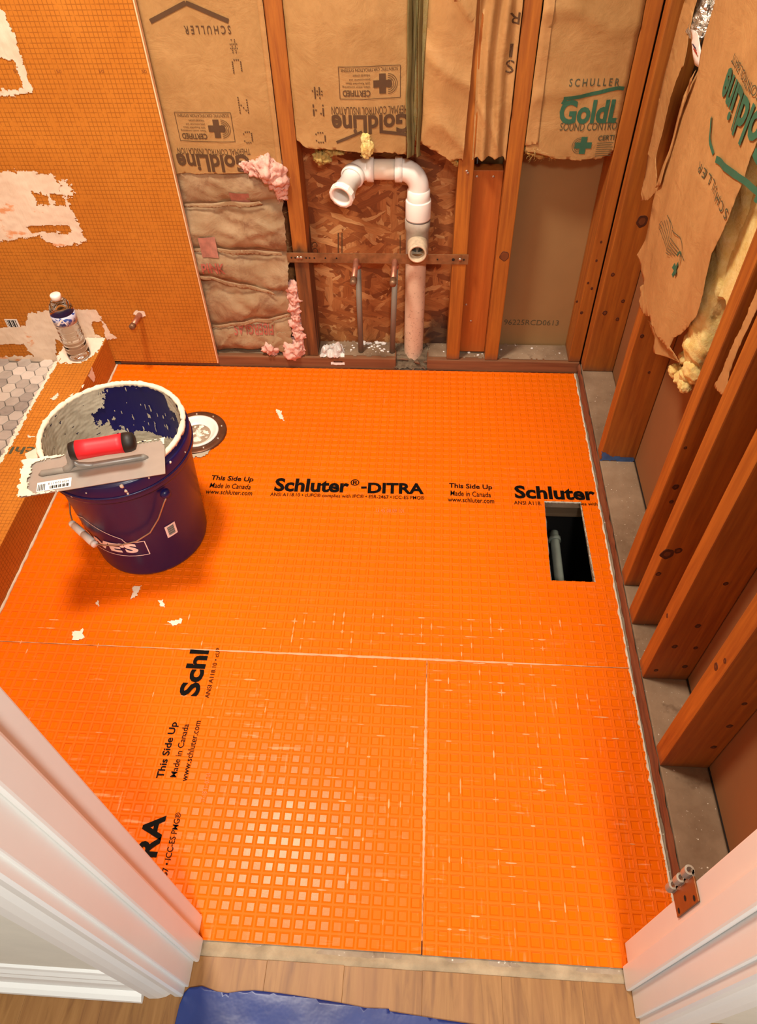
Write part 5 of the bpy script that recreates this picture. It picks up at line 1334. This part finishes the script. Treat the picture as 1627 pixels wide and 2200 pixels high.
pr = Print(); p = R(1469, 580, XP); pr.crossat(lambda u, v: g(p.y + u - .3 * v, p.z + v), 0, 0, .015); pr.ring(0, .004, .014, .004, lambda u, v: g(p.y + u, p.z + v + .016), 0, PI); pr.obj('printed_cross', INKG, gr_, 'green printed cross')

g0 = thing('insulation_batt', 'torn kraft strip hanging in the dark bay by the far corner, right wall', 'insulation', (.50, 1.6, .6), 'kraft faced batts on the right wall')
pts = Y2([(1500, -60), (1476, 10), (1469, 34), (1452, 95), (1434, 156), (1420, 210), (1406, 267), (1395, 330), (1385, 399)], .488)
pb = Y2([(1385, 399), (1384, 431), (1396, 432), (1406, 418), (1413, 412)], .488)
pe = Y2([(1413, 412), (1417, 382), (1419, 334), (1432, 286), (1453, 210), (1473, 145), (1481, 142), (1486, 100), (1500, 20), (1520, -60)], .488)
sheet('paper_facing', pts[:-1] + torn(pb, .003, 50)[:-1] + torn(pe, .003, 30), lambda u, v: (.490 + .008 * nz(u * 9, v * 4, 3) + .004 * nz(u * 40, v * 9) - .01 * math.sin((u - 1.5) * 14), u, v), KRAFTR, g0, .01)
mb = MB(); mb.box(.545, .5545, 1.405, 1.722, .62, ZT_); mb.obj('bay_shade_panel', plain('painted_bay_shade', '3A3830', .9, 0, .3, 30), g0)  # dark panel added where the deep bay lies only in shade
g2 = thing('insulation_batt', 'thin kraft strip with a white torn tip between two close studs, right wall', 'insulation', (.47, .93, .52), 'kraft faced batts on the right wall')
pts = Y2([(1690, 470), (1615, 640), (1600, 680), (1572, 745), (1545, 805), (1532, 828), (1537, 838), (1545, 846), (1551, 852), (1556, 838), (1566, 800), (1590, 745), (1630, 665), (1710, 500)], .472)
sheet('paper_facing', torn(pts + pts[:1], .003, 40), lambda u, v: (.474 + .006 * nz(u * 30, v * 8), u, v), KRAFTR, g2, .008)
# foil duct and its label
FOILM = NT('crinkled_foil', .28, .9).col(lin('C8C2B8')); FOILM.bump(FOILM.noise(FOILM.world(), 60, 5, .6, .6), .8, .006)
gf = thing('foil_duct', 'crinkled silver foil duct end between kraft papers at top right', 'duct', tuple(R(1510, 60, .50)))
fp_ = [R(1545, -70, .515), R(1524, -10, .508), R(1512, 35, .502), R(1505, 66, .498), R(1503, 76, .498)]
mb = MB()
def foil(a, b):
    t = b * 4; i = min(3, int(t)); p = fp_[i].lerp(fp_[i + 1], t - i); an = a * 2 * PI
    r = .036 * (1 + .22 * nz(math.cos(an) * 2, math.sin(an) * 2, b * 9) + .14 * nz(math.cos(an) * 5, math.sin(an) * 5, b * 22)) * (1 if b < .85 else max(.12, (1 - b) / .15))
    return (p.x + .55 * r * math.cos(an), p.y + r * math.sin(an), p.z + .15 * r * math.cos(an))
mb.grid(40, 44, foil, False); mb.obj('foil_sleeve', FOILM.m, gf)
lp = Y2([(1482, 62), (1496, 66), (1500, 72), (1503, 100), (1508, 143), (1501, 146), (1493, 140), (1488, 118), (1485, 92)], .470)
sheet('paper_label', lp, lambda u, v: (.471 + .003 * nz(u * 20, v * 20), u, v), LABEL, gf, .01)
pr = Print()
for (a, b) in (((1489, 96), (1497, 103)),): p, q = R(*a, .4685), R(*b, .4685); pr.rect(min(p.y, q.y), q.z, max(p.y, q.y), p.z, lambda u, v: (.4675, u, v), 1)
pr.obj('label_mark', plain('navy_mark', '2A2048', .6), gf)
pr = Print(); p, q = R(1491, 106, .4685), R(1500, 114, .4685); pr.rect(min(p.y, q.y), q.z, max(p.y, q.y), p.z, lambda u, v: (.4675, u, v), 1); pr.obj('label_mark', plain('red_mark', 'A83028', .6), gf)

# ================================================================== DOORWAY: HINGE, DROP CLOTH
gh = thing('hinge_leaf', 'steel hinge leaf with empty knuckles on the right door frame edge', 'hinge', (.363, .262, .294))
HM = plain('worn_hinge_steel', 'B4A896', .4, .4, .15, 60)
mb = MB(); mb.box(.3612, .3638, .2445, .2765, .294, .384, .0008); mb.obj('leaf', plain('hinge_floor_reflection', '8A5428', .42, .45, .15, 50), gh)  # orange floor's reflection put into the steel leaf's base colour
kx, ky = .3585, .2805
for z0, z1 in ((.294, .3125), (.330, .348), (.3655, .384)):
    mb = MB(); mb.lathe([(.0036, z0), (.0062, z0), (.0062, z1), (.0036, z1), (.0036, z0)], 24, (kx, ky, 0), smooth=False)
    mb.box(.3608, .3638, .273, .2808, z0, z1); mb.obj('knuckle', HM, gh)
for y, z in ((.2505, .372), (.258, .339), (.2505, .306)): MB().lathe([(0, .0002), (.0036, .0003)], 14, (.3611, y, z), (-1, 0, 0)).obj('screw_head', HOLE, gh)
dc = NT('blue_plastic_sheet', .35); dc.col(dc.ramp(dc.noise(dc.world(), 9, 4), [(.3, lin('142660')), (.7, lin('1D3476'))])); dc.bump(dc.noise(dc.world(), 14, 4), .3, .006)
cl = [(-.352, .157), (-.345, .164), (-.325, .1675), (-.30, .1615), (-.282, .1605), (-.262, .164), (-.24, .1665), (-.205, .1655), (-.17, .1635), (-.10, .158), (-.058, .1535), (-.022, .1545), (-.0205, .1515), (.05, .146), (.30, .13)]
o = sheet('drop_cloth', cl + [(.30, -.35), (-.37, -.35), (-.358, .10), (-.356, .14)], lambda u, v: (u, v, .0014 + .0035 * (.5 + .5 * nz(u * 7, v * 9)) + .001 * nz(u * 22, v * 30)), dc.m, None, .007, .0004)
tag(o, 'blue plastic drop cloth with a wavy edge on the laminate at the threshold', 'drop cloth')

# ------------------------------------------------------------------ origins of single meshes at their base
bpy.context.view_layer.update()
for o in [q for q in COL.objects if q.type == 'MESH' and q.parent is None]:
    if o.data.users > 1: continue
    co = np.empty(len(o.data.vertices) * 3); o.data.vertices.foreach_get('co', co); co = co.reshape(-1, 3)
    lo, hi = co.min(0), co.max(0); c = Vector(((lo[0] + hi[0]) / 2, (lo[1] + hi[1]) / 2, lo[2]))
    o.data.transform(Matrix.Translation(-c)); o.location = o.location + c
    for ch in o.children: ch.location = ch.location - c
